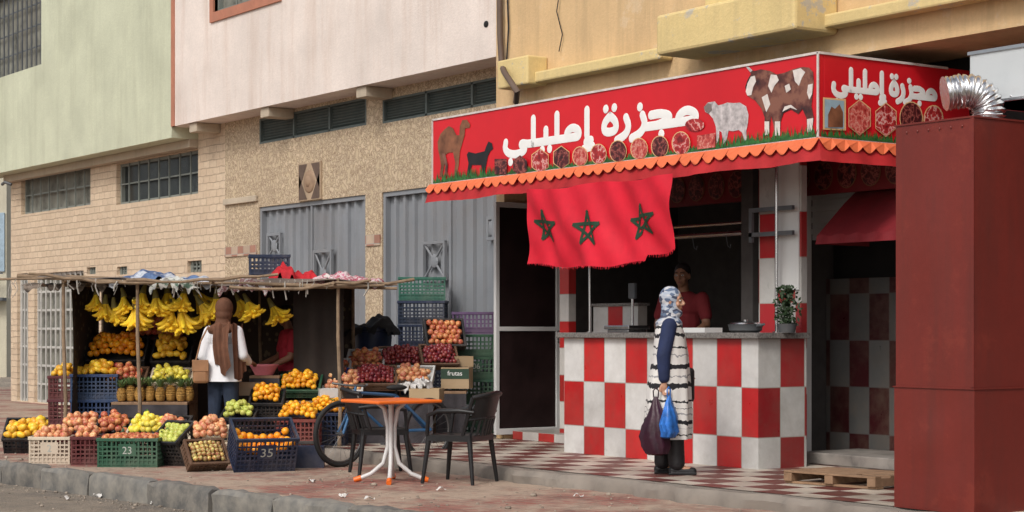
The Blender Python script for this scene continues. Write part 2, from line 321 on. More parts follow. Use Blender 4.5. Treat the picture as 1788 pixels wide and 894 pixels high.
g.add([(XC,12,9.6),(XP,12,9.6),(XP,20,9.6),(XC,20,9.6)],[(0,1,2,3)]); g.build('upper_wall',M['pink'],pb,world=True)
g=MB(); g.box(XC+.003,XC+.12,11.985,12.05,4.42,9.6); g.build('trim',M['salmon'],pb,world=True)
wt_=window(pb,tw,12,2,0,M['wfr'],M['wfr'],M['dust'],.12)
g=MB(); g.box(tw[0]-.12,tw[1]+.12,11.97,12.05,tw[2]-.14,tw[2]); g.box(tw[0]-.12,tw[0],11.97,12.05,tw[2],9.3); g.box(tw[1],tw[1]+.12,11.97,12.05,tw[2],9.3); sub(g.build('surround',M['salmon'],None),wt_)
hp=PY(848,42,11.99); g=MB(); g.ell((hp.x,11.995,hp.z),(.05,.012,.04),10,6); g.build('wall_hole',M['dark'],pb,world=True)
G1=rectY(452,362,545,638,YW); G2=rectY(667,336,545,866,YW); G1=(G1[0],G1[1],-.11,G1[3]); G2=(G2[0],XP-.12,-.11,G2[3])
L1=rectY(453,208,252,640,YW); L2=rectY(668,174,216,866,YW); L2=(L2[0],XP-.15,L2[2],L2[3])
g=MB(); holed(g,XG,XP,-.12,4.43,YW,[G1,G2,L1,L2],.18); g.build('ground_floor_wall',M['pebble'],pb,world=True)
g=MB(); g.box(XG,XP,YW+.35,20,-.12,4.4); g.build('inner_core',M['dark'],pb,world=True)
g=MB(); zb_=PY(400,358,YW).z; g.box(XG+.02,G1[0]-.02,YW-.05,YW-.002,zb_,zb_+.09); g.build('wall_ledge',M['beam'],pb,world=True,bevel=.008)
for x in (XC+.55,XC+2.9,XC+5.6): g=MB(); g.box(x,x+.25,12.04,YW-.003,4.28,4.416); g.build('soffit_beam',M['beam'],pb,world=True,bevel=.008)
for L in (L1,L2):
    g=MB(); n=9
    for k in range(n):
        z=L[2]+(L[3]-L[2])*(k+.5)/n; Mx=Matrix.Translation((0,YW+.07,z))@Matrix.Rotation(R(-38),4,'X'); g.box(L[0]+.03,L[1]-.03,-.035,.035,-.006,.006,Mx)
    for x in [L[0],(L[0]*2+L[1])/3,(L[0]+2*L[1])/3,L[1]-.04]: g.box(x,x+.04,YW,YW+.14,L[2],L[3])
    g.box(L[0]+.04,L[1]-.04,YW,YW+.12,L[2],L[2]+.03); g.box(L[0]+.04,L[1]-.04,YW,YW+.12,L[3]-.03,L[3]); g.build('louvre',M['louvre'],pb,world=True)
def gate(rc,npan):
    a,b,c,d=rc; g=MB(); x=a+.06; per=.225; xs=[]
    while x<b-.06:
        for dx,yy in ((0,0),(.13,0),(.155,-.045),(.205,-.045)):
            if x+dx<b-.06: xs.append((x+dx+random.uniform(-.006,.006),YW+.10+yy))
        x+=per
    n=len(xs); vs=[(p[0],p[1],c+.03) for p in xs]+[(p[0],p[1],d-.06) for p in xs]
    g.add(vs,[(i,i+1,n+i+1,n+i) for i in range(n-1)]); o=g.build('metal_gate',M['gate'],pb,world=True)
    g=MB()
    for q in ((a,b,d-.06,d),(a,a+.06,c,d-.06),(b-.06,b,c,d-.06)): g.box(q[0],q[1],YW+.02,YW+.12,q[2],q[3])
    g.box((a+b)/2-.025,(a+b)/2+.025,YW+.03,YW+.052,c,d-.06); sub(g.build('gate_frame',M['gate'],None),o)
    for (px0,py0,px1,py1) in npan:
        x0,x1,z0,z1=rectY(px0,py0,py1,px1,YW); g=MB(); y=YW
        for e in ((x0,x1,z0,z0+.04),(x0,x1,z1-.04,z1),(x0,x0+.04,z0+.04,z1-.04),(x1-.04,x1,z0+.04,z1-.04)): g.box(e[0],e[1],y,y+.04,e[2],e[3])
        g.tube([(x0,y+.02,z0),(x1,y+.02,z1)],.015,6); g.tube([(x0,y+.025,z1),(x1,y+.025,z0)],.015,6); g.ell(((x0+x1)/2,y+.02,(z0+z1)/2),(.09,.02,.09),10,6)
        sub(g.build('grille',M['gate'],None),o)
gate(G1,[(465,408,489,452),(546,437,578,520)]); gate(G2,[(736,422,776,492),(849,378,862,420)])
q=rectY(524,287,352,563,YW); g=MB(); g.box(q[0],q[1],YW-.03,YW-.003,q[2],q[3]); g.build('ornament_panel',mat('panel_beige',(.42,.31,.21),.7,dirt=.5),pb,world=True)
cx=(q[0]+q[1])/2; cz=(q[2]+q[3])/2; rr=(q[3]-q[2])/2; g=MB()
for k,(ro,th) in enumerate(((.62,.03),(.36,.05))): g.ell((cx,YW-.03,cz),(rr*ro,th,rr*ro),20,10)
g.build('rosette',mat('rosette_brown',(.30,.20,.13),.6),pb,world=True,smooth=60)
for sx in (-1,1):
    for sz in (-1,1): X=cx+sx*(q[1]-q[0])*.46; Z=cz+sz*rr*.94; g=MB(); g.add([(X,YW-.035,Z),(X-sx*.24,YW-.035,Z),(X,YW-.035,Z-sz*.36)],[(0,1,2)]); g.build('corner_triangle',M['pipe'],pb,world=True)
bandm=checker('border_tiles',.2,.12,(.40,.20,.14),(.50,.38,.28),'x',0,0,dirt=.3,rough=.4)
for (x0,y0,y1,x1) in ((394,432,449,449),(640,411,430,665)):
    q=rectY(x0,y0,y1,x1,YW); g=MB(); g.box(q[0],q[1],YW-.02,YW-.003,q[2],q[3]); g.build('tile_border',bandm,pb,world=True)
yb=thing('shop_building','yellow ochre rendered building with a peeling ledge above the butcher shop','building',(-12,12,0))
g=MB(); g.box(XP+.002,-3,12,20,3.74,9); g.build('upper_wall',M['yellow'],yb,world=True)
za=PY(925,145,11.8).z
xa=PY(925,145,11.82).x; xb=PY(1152,100,11.82).x; g=MB(); g.box(xa,xb,11.82,11.997,za,za+.12); g.build('cornice',M['ledge'],yb,world=True,bevel=.02)
xa2=PY(872,120,11.75).x; xb2=PY(925,120,11.75).x; g=MB(); g.box(xa2,xb2,11.72,11.997,za-.02,za+.30); g.build('corner_block',M['ledge'],yb,world=True,bevel=.02)
xe=PY(1395,70,11.82).x; g=MB(); g.box(xe,-3,11.82,11.997,za,za+.12); g.build('cornice',M['ledge'],yb,world=True,bevel=.02)
xb=PY(1152,60,11.5).x; xe=PY(1395,40,11.5).x; z0=PY(1152,98,11.5).z; z1=PY(1152,28,11.5).z
g=MB(); g.box(xb,xe,11.45,11.996,z0,z1); xm=PY(1222,20,11.5).x; g.box(xm,xe-.2,11.55,11.996,z1-.02,z1+.3); g.build('ledge',M['ledge'],yb,world=True,bevel=.03)
g=MB(); g.box(XP+.002,XP+.16,12.002,15,-.004,3.73); g.build('side_wall',M['yellow'],yb,world=True)
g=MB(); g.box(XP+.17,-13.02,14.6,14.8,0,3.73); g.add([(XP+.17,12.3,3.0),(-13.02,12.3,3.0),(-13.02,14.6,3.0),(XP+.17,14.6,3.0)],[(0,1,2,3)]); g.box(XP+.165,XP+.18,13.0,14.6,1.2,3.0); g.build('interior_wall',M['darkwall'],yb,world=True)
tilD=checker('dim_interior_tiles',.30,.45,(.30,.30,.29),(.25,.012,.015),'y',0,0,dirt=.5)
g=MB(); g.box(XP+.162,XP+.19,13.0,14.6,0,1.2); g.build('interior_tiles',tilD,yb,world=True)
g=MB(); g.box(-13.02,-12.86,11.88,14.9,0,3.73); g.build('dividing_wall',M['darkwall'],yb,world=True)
g=MB(); g.box(-12.85,-3,12.95,13.2,1.75,3.73); g.build('recess_wall',M['dark'],yb,world=True)  # near-black colour stands in for the shade of the recess
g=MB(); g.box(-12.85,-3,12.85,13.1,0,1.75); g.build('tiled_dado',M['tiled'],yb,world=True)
xa=PY(1325,500,11.8).x; g=MB(); g.box(xa,-12.12,11.80,11.87,0,2.95); g.build('pillar',checker('pillar_tiles',.24,.42,(.50,.49,.47),(.34,.015,.02),'x',xa+.01,-.18,dirt=.4),yb,world=True)
g=MB(); g.box(xa+.27,-12.14,11.785,11.798,1.62,2.86); g.build('white_board',M['alum'],yb,world=True)
g=MB(); g.tube([PY(872,-60,11.93),PY(873,60,11.93),PY(876,112,11.93),PY(880,125,11.6),PY(903,160,11.6),PY(901,178,11.75)],.035,8); g.build('drain_pipe',M['pipe'],yb,smooth=50,world=True)
g=MB(); g.tube([PY(884,-60,11.97),PY(888,50,11.97),PY(884,118,11.97),PY(905,134,11.8)],.010,6); g.build('cable',M['black'],yb,smooth=50,world=True)
g=MB(); g.tube([PY(978,-20,11.97),PY(972,20,11.96),PY(982,60,11.97),PY(976,90,11.97)],.006,6); g.build('cable',M['black'],yb,smooth=50,world=True)
p=PD(-6,560,62); fb=thing('house','pale distant house seen past the far left corner','building',(p.x,p.y,RD),PHI)
g=MB(); g.box(-4,.34,0,6,0,9); g.build('wall',wallmat('far_wall',(.58,.54,.42),.3),fb)
g=MB(); g.box(-1.5,.28,-.06,-.01,3.6,5.6); g.build('window',mat('far_window',(.32,.42,.5),.3),fb)
g=MB()
for k in range(8): g.box(-1.2+.2*k,-1.17+.2*k,-.5,-.47,2.7,3.5)
g.box(-1.3,.34,-.52,-.46,3.5,3.55); g.box(-1.3,.34,-.52,0,2.6,2.7); g.build('balcony',M['gate2'],fb)

# ================= SHOP =================
SY=11.0; X0=-17.13; X1=-11.09; ZB=2.87; ZT=3.6
sg=thing('shop_sign','red butcher shop box sign with white Arabic lettering, animals and round meat pictures','sign',(-14,11,2.87))
g=MB(); g.box(X0,X1,SY,SY+.06,ZB,ZT); g.box(X1-.06,X1,SY+.061,12.9,ZB,ZT); g.box(X0,X0+.06,SY+.061,12,ZB,ZT); g.build('board',M['signred'],sg,world=True,bevel=.004)
g=MB(); g.box(X0+.061,X1-.061,SY+.061,11.995,ZT-.06,ZT-.03); g.build('roof_sheet',M['gate2'],sg,world=True)
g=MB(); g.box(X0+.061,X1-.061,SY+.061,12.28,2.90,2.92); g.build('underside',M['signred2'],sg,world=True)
g=MB(); e=.014
for (a,b,c,d) in ((X0,X1,ZT-e,ZT+.006),(X0,X1,ZB,ZB+e),(X0-.004,X0+e,ZB,ZT),(X1-e,X1+.006,ZB,ZT)): g.box(a,b,SY-.012,SY-.001,c,d)
g.box(X1+.001,X1+.012,SY,12.6,ZT-e,ZT+.006); g.box(X1+.001,X1+.012,SY,12.6,ZB,ZB+e); g.build('edging',mat('thin_edging',(.6,.55,.52),.4),sg,world=True)
def my(px,py,off=.006): return tuple(PY(px,py,SY-off))
def mx(px,py,off=.006): return tuple(PX(px,py,X1+off))
def pic(name,pts,m,f=my,off=.006):
    g=MB(); g.add([f(a,b,off) for a,b in pts],[tuple(range(len(pts)))]); return g.build(name,m,sg,world=True)
# straight (sharp-cornered) strokes are marked 's', curved ones 'c'
GRP=[([('c',[(262,250),(232,250),(208,243),(200,250),(222,266),(214,282),(180,290),(145,282),(127,258),(132,230)]),('s',[(250,250),(404,250)]),('s',[(258,143),(258,250)]),('s',[(314,200),(314,250)]),('s',[(362,143),(362,250)]),('c',[(404,250),(404,222),(428,206),(456,222),(456,250),(430,250),(404,250)])],[(154,320),(186,320),(298,285),(330,285)]),
([('s',[(489,143),(489,250)])],[]),([('c',[(506,272),(484,272),(488,290),(503,290)]),('s',[(476,306),(512,298)])],[]),
([('c',[(583,184),(560,208),(558,244),(583,252),(608,244),(606,208),(583,184)])],[(566,152),(600,152)]),
([('c',[(646,200),(658,236),(646,270),(610,288)])],[]),
([('c',[(710,200),(721,236),(704,272),(668,288)]),('s',[(721,250),(842,250)]),('c',[(742,206),(782,204),(818,222),(792,242),(762,250)]),('c',[(842,250),(844,222),(874,204),(906,224),(906,250),(872,250),(842,250)])],[(700,166),(781,287)])]
def lettering(conv,r,flat):
    for strokes,dots in GRP:
        g=MB()
        for kd,st in strokes:
            P=[Vector(conv(*p)) for p in st]
            if kd=='c':
                for _ in range(3):
                    Q=[P[0]]
                    for i in range(len(P)-1): Q+=[P[i]*.75+P[i+1]*.25,P[i]*.25+P[i+1]*.75]
                    Q.append(P[-1]); P=Q
            for i in range(len(P)-1): g.tube([P[i],P[i+1]],r,12)
            for p in P: g.ell(p,r,16,6)
        for d in dots: g.ell(Vector(conv(*d)),r*1.02,16,6)
        g.v=[flat(v) for v in g.v]; g.build('letter_group',M['white'],sg,world=True)
tx0=PY(877,250,SY).x; tx1=PY(1222,200,SY).x
lettering(lambda x,y:(tx0+.05+(x-127)/(907-127)*(tx1-tx0-.1),SY,3.43-(y-143)/172*.405),.043,lambda v:(v[0],SY-.003+(v[1]-SY)*.05,v[2]))
a=PX(1450,150,X1).y; b=PX(1637,150,X1).y
lettering(lambda x,y:(X1,a+.03+(x-127)/(907-127)*(b-a-.06),3.48-(y-143)/172*.27),.027,lambda v:(X1+.003+(v[0]-X1)*.05,v[1],v[2]))
CAM=[(821,217),(815,209),(807,210),(803,220),(802,236),(797,236),(791,224),(784,220),(776,226),(769,234),(764,248),(765,262),(768,275),(770,290),(767,309),(772,309),(775,292),(778,270),(784,266),(791,266),(795,285),(792,309),(797,309),(801,288),(803,264),(807,250),(811,236),(812,224),(820,223)]
pic('camel_picture',CAM,M['brown']); pic('camel_leg',[(771,268),(777,268),(782,288),(780,308),(776,308),(777,289)],M['hide'],my,.009)
pic('goat_picture',[(859,250),(853,247),(849,255),(846,264),(830,268),(818,265),(815,270),(818,285),(815,304),(820,304),(824,288),(840,288),(842,304),(846,304),(849,288),(852,272),(856,264),(861,260)],M['black'])
pic('sheep_picture',[(1229,187),(1236,179),(1248,177),(1254,184),(1262,182),(1270,179),(1282,180),(1292,179),(1303,186),(1307,200),(1306,215),(1303,228),(1304,247),(1299,247),(1296,232),(1290,227),(1280,229),(1272,228),(1268,250),(1263,252),(1260,231),(1256,228),(1255,250),(1251,250),(1250,222),(1245,207),(1238,199),(1231,195)],M['wool'])
pic('sheep_face',[(1229,187),(1236,180),(1242,182),(1243,192),(1237,198),(1231,194)],mat('printed_sheep_face',(.20,.16,.15),.6),my,.009)
pic('bull_picture',[(1301,152),(1305,140),(1311,129),(1307,120),(1317,124),(1328,121),(1345,124),(1356,130),(1370,127),(1384,121),(1400,117),(1413,118),(1420,126),(1421,145),(1419,165),(1417,185),(1421,205),(1418,231),(1410,231),(1408,206),(1401,190),(1394,199),(1381,191),(1368,197),(1363,212),(1362,237),(1353,238),(1350,215),(1346,202),(1343,237),(1335,237),(1335,205),(1330,190),(1318,175),(1305,167)],M['hide'])
for P in ([(1302,160),(1305,146),(1311,134),(1318,132),(1320,142),(1315,152),(1312,166),(1305,167)],[(1346,130),(1356,131),(1360,140),(1352,150),(1347,162),(1341,150)],[(1384,123),(1398,119),(1406,126),(1400,136),(1395,150),(1388,142)],[(1411,148),(1419,146),(1418,164),(1413,174),(1409,162)],[(1353,212),(1362,212),(1362,237),(1353,237)],[(1335,212),(1343,212),(1343,236),(1335,236)],[(1409,208),(1420,206),(1418,231),(1410,231)],[(1366,195),(1380,188),(1392,192),(1381,183),(1370,186)],[(1330,170),(1340,164),(1345,182),(1338,196)],[(1370,150),(1378,146),(1381,156),(1373,162)]):
    pic('white_patch',P,M['whitehide'],my,.009)
pic('bull_horn',[(1306,121),(1302,116),(1308,117),(1314,123),(1310,126)],M['wool'],my,.008)
g=MB(); x=X0+.05
while x<X1-.03:
    hgt=random.uniform(.02,.10)*(1.25 if x<-15.9 or x>-12.6 else .7); w=random.uniform(.006,.018); l=random.uniform(-.04,.04)
    y=SY-.0125-random.uniform(0,.004); g.add([(x-w,y,ZB+.016),(x+w,y,ZB+.016),(x+l,y,ZB+.02+hgt)],[(0,1,2)]); x+=.008
g.build('grass_picture',M['grass'],sg,world=True)
g=MB(); y=SY+.03
while y<12.5:
    hgt=random.uniform(.03,.09); w=random.uniform(.006,.018); g.add([(X1+.0125+random.uniform(0,.004),y-w,ZB+.016),(X1+.014,y+w,ZB+.016),(X1+.013,y+random.uniform(-.03,.03),ZB+.02+hgt)],[(0,1,2)]); y+=.009
g.build('grass_picture',M['grass'],sg,world=True)
def ngon(cx,cy,rx,ry,n,ph=0): return [(cx+rx*cos(2*PI*k/n+ph),cy+ry*sin(2*PI*k/n+ph)) for k in range(n)]
for (cx,cy,r,n,ring,mm) in ((874,291,15,4,0,'meatdark'),(908,289,14,6,0,'meatdark'),(943,281,16,6,1,'meat'),(980,275,15,6,1,'meatdark'),(1013,273,12.5,20,1,'meat2'),(1045,269,13,20,1,'meat'),(1079,264,14,20,1,'meatdark'),(1116,260,14,20,1,'meat2'),(1152,256,14,20,1,'meatdark'),(1189,250,15,20,1,'meat')):
    ph=PI/4 if n==4 else PI/6; ry=r*1.28
    if ring: pic('picture_ring',ngon(cx,cy,r+1.3,ry+1.6,n,ph),M['yring'],my,.018)
    pic('meat_picture',ngon(cx,cy,r,ry,n,ph),M[mm],my,.022)
pic('meat_picture',ngon(1213,218,17,11,14),M['meat'],my,.012); pic('meat_picture',[(1217,237),(1249,232),(1249,257),(1217,261)],M['meat2'],my,.022)
pic('picture_ring',[(1437,170),(1477,173),(1477,228),(1437,226)],M['yring'],mx,.012); pic('picture_sky',[(1440,173),(1474,176),(1474,225),(1440,223)],mat('printed_sky',(.3,.42,.5),.5),mx,.015)
pic('camel_picture',[(1446,200),(1452,186),(1458,190),(1466,182),(1472,196),(1472,222),(1446,222)],M['brown'],mx,.018)
for (cx,cy,r,n,mm) in ((1501,205,21,6,'meat2'),(1547,209,20,6,'meat'),(1591,206,19,20,'meatdark'),(1630,208,16,20,'meat')):
    pic('picture_ring',ngon(cx,cy,r+1.5,r*1.42+2,n,PI/6),M['yring'],mx,.016); pic('meat_picture',ngon(cx,cy,r,r*1.42,n,PI/6),M[mm],mx,.02)
av=thing('awning_valance','orange scalloped fabric valance over a red strip hanging below the butcher sign','awning',(-14,11,2.8))
g=MB(); g.sheet(lambda u,v:(X0-.02+u*(X1-X0+.04)+(.10*v if u==1 else 0),SY-.02-.07*v-(.014*sin(u*60)+.01*sin(u*143))*v,ZB-.205*v+.008*sin(u*33)*v),150,3)
g.sheet(lambda u,v:(X1+.02+.10*v+.012*sin(u*30)*v,SY-.02-.07*v*(1-u)+u*1.6,ZB-.205*v),40,3); g.build('red_strip',M['redcloth'],av,smooth=60,world=True)
g=MB(); n=38; L=(X1-X0+.06)
for k in range(n):
    xa=X0-.02+L*k/n; xb=X0-.02+L*(k+1)/n; vs=[(xa,SY-.035,ZB+.004),(xb,SY-.035,ZB+.004)]; j0=random.uniform(-.01,.01); j1=random.uniform(-.012,.014)
    for j in range(9): t=j/8; vs.append((xb-(xb-xa)*t,SY-.080+j0,ZB-.055-(.05+j1)*sin(PI*t)))
    g.add(vs,[tuple(range(len(vs)))])
n=10
for k in range(n):
    ya=SY-.04+1.6*k/n; yb_=SY-.04+1.6*(k+1)/n; vs=[(X1+.035,ya,ZB+.004),(X1+.035,yb_,ZB+.004)]
    for j in range(9): t=j/8; vs.append((X1+.085,yb_-(yb_-ya)*t,ZB-.055-.05*sin(PI*t)))
    g.add(vs,[tuple(range(len(vs)))])
g.build('scalloped_edge',M['orange'],av,world=True)
ls=thing('lintel_sign','red sign strip of round meat pictures under the butcher shop canopy','sign',(-13,12.0,2.5))
xa=PY(1165,300,12.2).x
g=MB(); g.box(xa,-8.6,12.2,12.26,2.52,2.9); g.build('board',M['signred2'],ls,world=True); dring=mat('dim_ring',(.20,.10,.05),.6)  # board and rings coloured darker to stand in for shade under the canopy
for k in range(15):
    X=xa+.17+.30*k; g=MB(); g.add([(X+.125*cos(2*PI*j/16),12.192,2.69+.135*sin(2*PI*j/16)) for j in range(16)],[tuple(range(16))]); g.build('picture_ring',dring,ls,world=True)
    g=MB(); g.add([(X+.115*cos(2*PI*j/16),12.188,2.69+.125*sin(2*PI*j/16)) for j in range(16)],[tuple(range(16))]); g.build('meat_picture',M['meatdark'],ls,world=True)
fx0=PY(918,380,10.86).x; fx1=PY(1172,380,10.86).x; fz1=2.69; fz0=1.90
def flagp(s,t,off=0):
    X=fx0+(fx1-fx0)*s; top=fz1-.03*sin(PI*s*2)**2; bot=fz0+.03-.06*sin(PI*s)+(.07*s if s>.8 else 0)+.012*sin(19*s)
    Y=10.86+.045*sin(9*s+3*t)*(1-t*.5)+.022*sin(23*s-4*t)*(1.1-t)+.012*sin(37*s+9*t)+.03*(1-t)
    return Vector((X+.02*sin(6*t+2*s)+.03*(s-.5)*(1-t),Y-off,bot+(top-bot)*t))
fl=thing('flag_banner','red flag banner with three green pentagram stars hanging under the butcher sign','flag',(-14,10.86,1.9))
g=MB(); g.sheet(lambda u,v:flagp(u,v),90,30); g.build('cloth',M['flag'],fl,smooth=60,world=True)
FW=fx1-fx0; FH=.78
for (px,py) in ((950,396),(1027,398),(1119,389)):
    c=PY(px,py,10.86); cx=(c.x-fx0); cz=(c.z-fz0); rad=.165; pts=[(cx+rad*1.2*cos(PI/2+4*PI*k/5),cz+rad*sin(PI/2+4*PI*k/5)) for k in range(5)]
    g=MB()
    for k in range(5):
        a=Vector(pts[k]); b=Vector(pts[(k+1)%5]); d=(b-a).normalized(); nn=Vector((-d.y,d.x))*.017; a=a-d*.01;b=b+d*.01
        def q(u,v): w=a.lerp(b,u)+nn*(v*2-1); return flagp(w.x/FW,w.y/FH,.006+.0012*k)
        g.sheet(q,12,1)
    g.build('star',M['star'],fl,world=True)
g=MB()
for k in range(110):
    s=k/110+random.uniform(0,.006); p=flagp(s,0); g.tube([p,p+Vector((random.uniform(-.015,.015),0,-random.uniform(.01,.03)))],[.004,.002],4)
g.build('fringe',M['flag'],fl,world=True)
XD=-17.14; dp=thing('aluminium_door','white aluminium framed door with two dark panels at the shop side','door',(XD,11.85,0))
g=MB(); ya,yb_=11.85,12.76; t=.05
for q in ((ya,ya+t,.05,2.72),(yb_-t,yb_,.05,2.72),(ya+t,yb_-t,.05,.12),(ya+t,yb_-t,2.66,2.72),(ya+t,yb_-t,1.24,1.29)): g.box(XD-.025,XD+.025,q[0],q[1],q[2],q[3])
g.build('frame',M['alum'],dp,world=True,bevel=.004)
pnl=mat('brown_black_panel',(.022,.012,.012),.35,0,.4,3,.03)
for z0,z1 in ((.12,1.24),(1.29,2.66)): g=MB(); g.box(XD-.008,XD+.008,ya+t,yb_-t,z0,z1); g.build('panel',pnl,dp,world=True)
g=MB(); g.box(XD+.026,XD+.05,yb_-.04,yb_-.015,1.1,1.25); g.build('handle',M['steel'],dp,world=True,bevel=.005)
ct=thing('shop_counter','red and white checkered tile counter with grey granite top in front of the butcher shop','counter',(-13.5,11.2,0))
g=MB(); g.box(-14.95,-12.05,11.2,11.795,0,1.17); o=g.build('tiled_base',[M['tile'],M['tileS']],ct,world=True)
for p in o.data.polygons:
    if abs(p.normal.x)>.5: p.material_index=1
g=MB(); g.box(-15.0,-11.99,11.14,11.783,1.172,1.225); g.build('counter_top',M['granite'],ct,world=True,bevel=.006)
lw=thing('tiled_wall','low red and white tiled wall end rising behind the left end of the counter','wall',(-14.8,11.8,0))
g=MB(); g.box(-15.3,-14.55,11.85,11.97,0,1.50); g.build('tiled_base',checker('low_wall_tiles',.25,.30,(.58,.57,.55),(.45,.015,.02),'x',-15.3,0,dirt=.3),lw,world=True)
g=MB(); g.box(-15.32,-14.53,11.83,11.99,1.502,1.53); g.build('cap',M['granite'],lw,world=True)
ps=thing('door_post','slim post of red and white tiles at the left side of the counter','post',(-15.5,12.0,0))
pa=PY(977,500,12.2).x; g=MB(); g.box(pa,pa+.17,12.2,12.3,0,2.9); g.build('post',checker('post_tiles',.3,.3,(.55,.53,.5),(.42,.02,.02),'x',pa,.15,dirt=.3),ps,world=True)
for i,(px,y) in enumerate(((1030,11.75),(1356,11.70))):
    x=PY(px,500,y).x; g=MB(); g.tube([(x,y,1.226),(x,y,2.885)],.017,10); g.tube([(x,y,1.226),(x,y,1.236)],.04,10)
    o=g.build('steel_pole',M['steel'],smooth=40); setp(o,['thin steel pole at the left end of the counter below the flag','thin steel pole in front of the tiled pillar at the counter right end'][i],'pole')
rl=thing('hanging_rail','steel hanging rails with brackets above the butcher counter','rail',(-13,12,2))
p0=PY(1178,414,12.0); p1=PY(1386,402,12.0)
g=MB(); g.tube([p0,(-12.9,12.0,p0.z)],.026,8); g.tube([(p0.x,12.0,p0.z+.10),(-12.9,12.0,p0.z+.10)],.016,8); g.build('rail',M['steel'],rl,smooth=40,world=True)
g=MB(); q0=PY(1310,368,11.72); q1=PY(1386,368,11.72); g.box(q0.x,q1.x,11.70,11.73,q0.z-.02,q0.z+.02); g.box(q0.x,q0.x+.04,11.70,11.73,q0.z-.3,q0.z-.02); g.box(q0.x,q1.x,11.70,11.73,q0.z-.25,q0.z-.21); g.build('bracket',M['gate2'],rl,world=True)
for k in range(3):
    x=p0.x+.3+k*.5; g=MB(); g.tube([(x,12.0,p0.z+.03),(x,11.98,p0.z-.03),(x,12.0,p0.z-.12),(x,12.03,p0.z-.14),(x,12.04,p0.z-.10)],.004,5); g.build('hook',M['gate2'],rl,smooth=40,world=True)
st=thing('entrance_step','low red and white tiled step inside the butcher shop entrance beside the white door','step',(-16,12,0))
g=MB(); g.box(-17.0,-15.4,12.0,12.9,.003,.10); g.build('step',checker('step_tiles',.3,.1,(.5,.48,.45),(.4,.02,.02),'x',0,0,dirt=.4),st,world=True,bevel=.004)
sh=thing('roller_shutter','white ribbed roller shutter half raised beside the tiled pillar','shutter',(-12,12.5,2))
g=MB()
for k in range(14): z=2.12+k*.055; g.box(-12.74,-9,12.55-.012*(k%2),12.60,z,z+.053)
g.build('slats',M['shutter'],sh,world=True); g=MB(); g.box(-12.84,-12.75,12.45,12.549,0,2.88); g.build('guide_rail',M['alum'],sh,world=True)
cn=thing('folding_canopy','dark red folding canvas canopy over the doorway behind the big red cabinet','awning',(-11,12.2,2.1))
xa,xb=-11.97,-8.8; prof=[(12.53,2.60),(12.36,2.54),(12.19,2.41),(12.02,2.26),(11.85,2.11),(11.83,2.03)]
g=MB(); g.sheet(lambda u,v:(xa+(xb-xa)*u,prof[int(v*5+.01)][0]+.010*sin(u*90),prof[int(v*5+.01)][1]+.010*sin(u*90)*(v<.9)),120,5)
g.add([(xa,y,z) for y,z in prof]+[(xa,12.53,2.03)],[tuple(range(7))]); g.build('canvas',mat('dark_red_canvas',(.17,.010,.015),.75,0,.2,4,.2,80),cn,smooth=30,world=True)
sp=thing('threshold','dirty grey stone threshold at the doorway right of the counter','step',(-11,12.3,0))
g=MB(); g.box(-12.4,-8.8,12.05,12.84,.003,.11); g.build('slab',mat('dirty_marble',(.25,.23,.21),.6,0,.5,5,.1,dirt=.7),sp,world=True,bevel=.01)
A=PZ(1565,885,0); cb=thing('steel_cabinet','tall oxide red steel cabinet with a silver duct at the right edge','cabinet',(A.x,A.y,0))
cw=.70; cd=.9; tz=2.68
def panel(g,x0,x1,z0,z1,y,amp=.006): g.sheet(lambda u,v:(x0+(x1-x0)*u,y+amp*sin(PI*u)*sin(PI*v)*(sin(7*u+3*v)+.6*sin(11*v-4*u)),z0+(z1-z0)*v),16,30)
g=MB(); panel(g,.0,cw,.853,tz,-.004); g.sheet(lambda u,v:(cw+.002+.005*sin(PI*u)*sin(PI*v)*sin(6*u+9*v),-.004+(cd+.004)*u,.853+(tz-.853)*v),16,30); g.box(0,cw-.008,.010,cd,.853,tz); g.build('upper_body',M['cab'],cb,smooth=40)
g=MB(); panel(g,-.008,cw+.012,0,.845,-.012); g.sheet(lambda u,v:(cw+.012+.005*sin(PI*u)*sin(PI*v)*sin(6*u+9*v),-.012+(cd+.012)*u,.845*v),16,20); g.box(-.006,cw,.008,cd,0,.845); g.build('lower_body',M['cab'],cb,smooth=40)
g=MB(); g.box(-.014,cw+.02,-.022,cd,.845,.853); g.box(cw-.02,cw+.006,-.011,-.003,.86,tz+.01); g.box(-.01,cw+.01,-.012,cd,tz,tz+.012)
for k in range(6): g.ell((cw*.15+.1*k,-.012,tz-.05),(.008,.004,.008),6,4)
g.build('seam_strip',M['cab'],cb)
dt=thing('duct','crumpled silver foil duct elbow rising from the red cabinet','duct',(0,0,0))
base=PD(1726,212,12.75); pts=[];rs=[]; RB=.155
for k in range(90):
    t=k/89
    if t<.18: p=Vector((0,0,-.04+t/.18*.10))
    elif t<.72: A2=(t-.18)/.54*PI*.55; p=Vector((-RB+RB*cos(A2),.0,.06+RB*sin(A2)))
    else: A2=PI*.55; q=(t-.72)/.28*.13; p=Vector((-RB+RB*cos(A2)-q*sin(A2),0,.06+RB*sin(A2)+q*cos(A2)))
    pts.append(base+Vector((p.x*RX,p.x*RY,p.z))); rs.append(.112+.007*sin(k*1.15)+.004*sin(k*.37+1)+random.uniform(-.003,.003))
g=MB(); g.tube(pts,rs,30,jit=.0035); g.build('foil_hose',M['foil'],dt,smooth=80,world=True)
bx=PD(1693,92,13.1); o=thing('metal_box','white sheet metal extractor box above the red cabinet','extractor box',(bx.x,bx.y,2.86))
g=MB(); g.box(0,1.4,0,.7,0,bx.z-2.86); g.build('casing',M['boxwhite'],o,bevel=.008)
g=MB(); g.box(-.01,1.41,-.012,.71,.0,.02); g.box(-.01,1.41,-.012,.71,bx.z-2.88,bx.z-2.856)
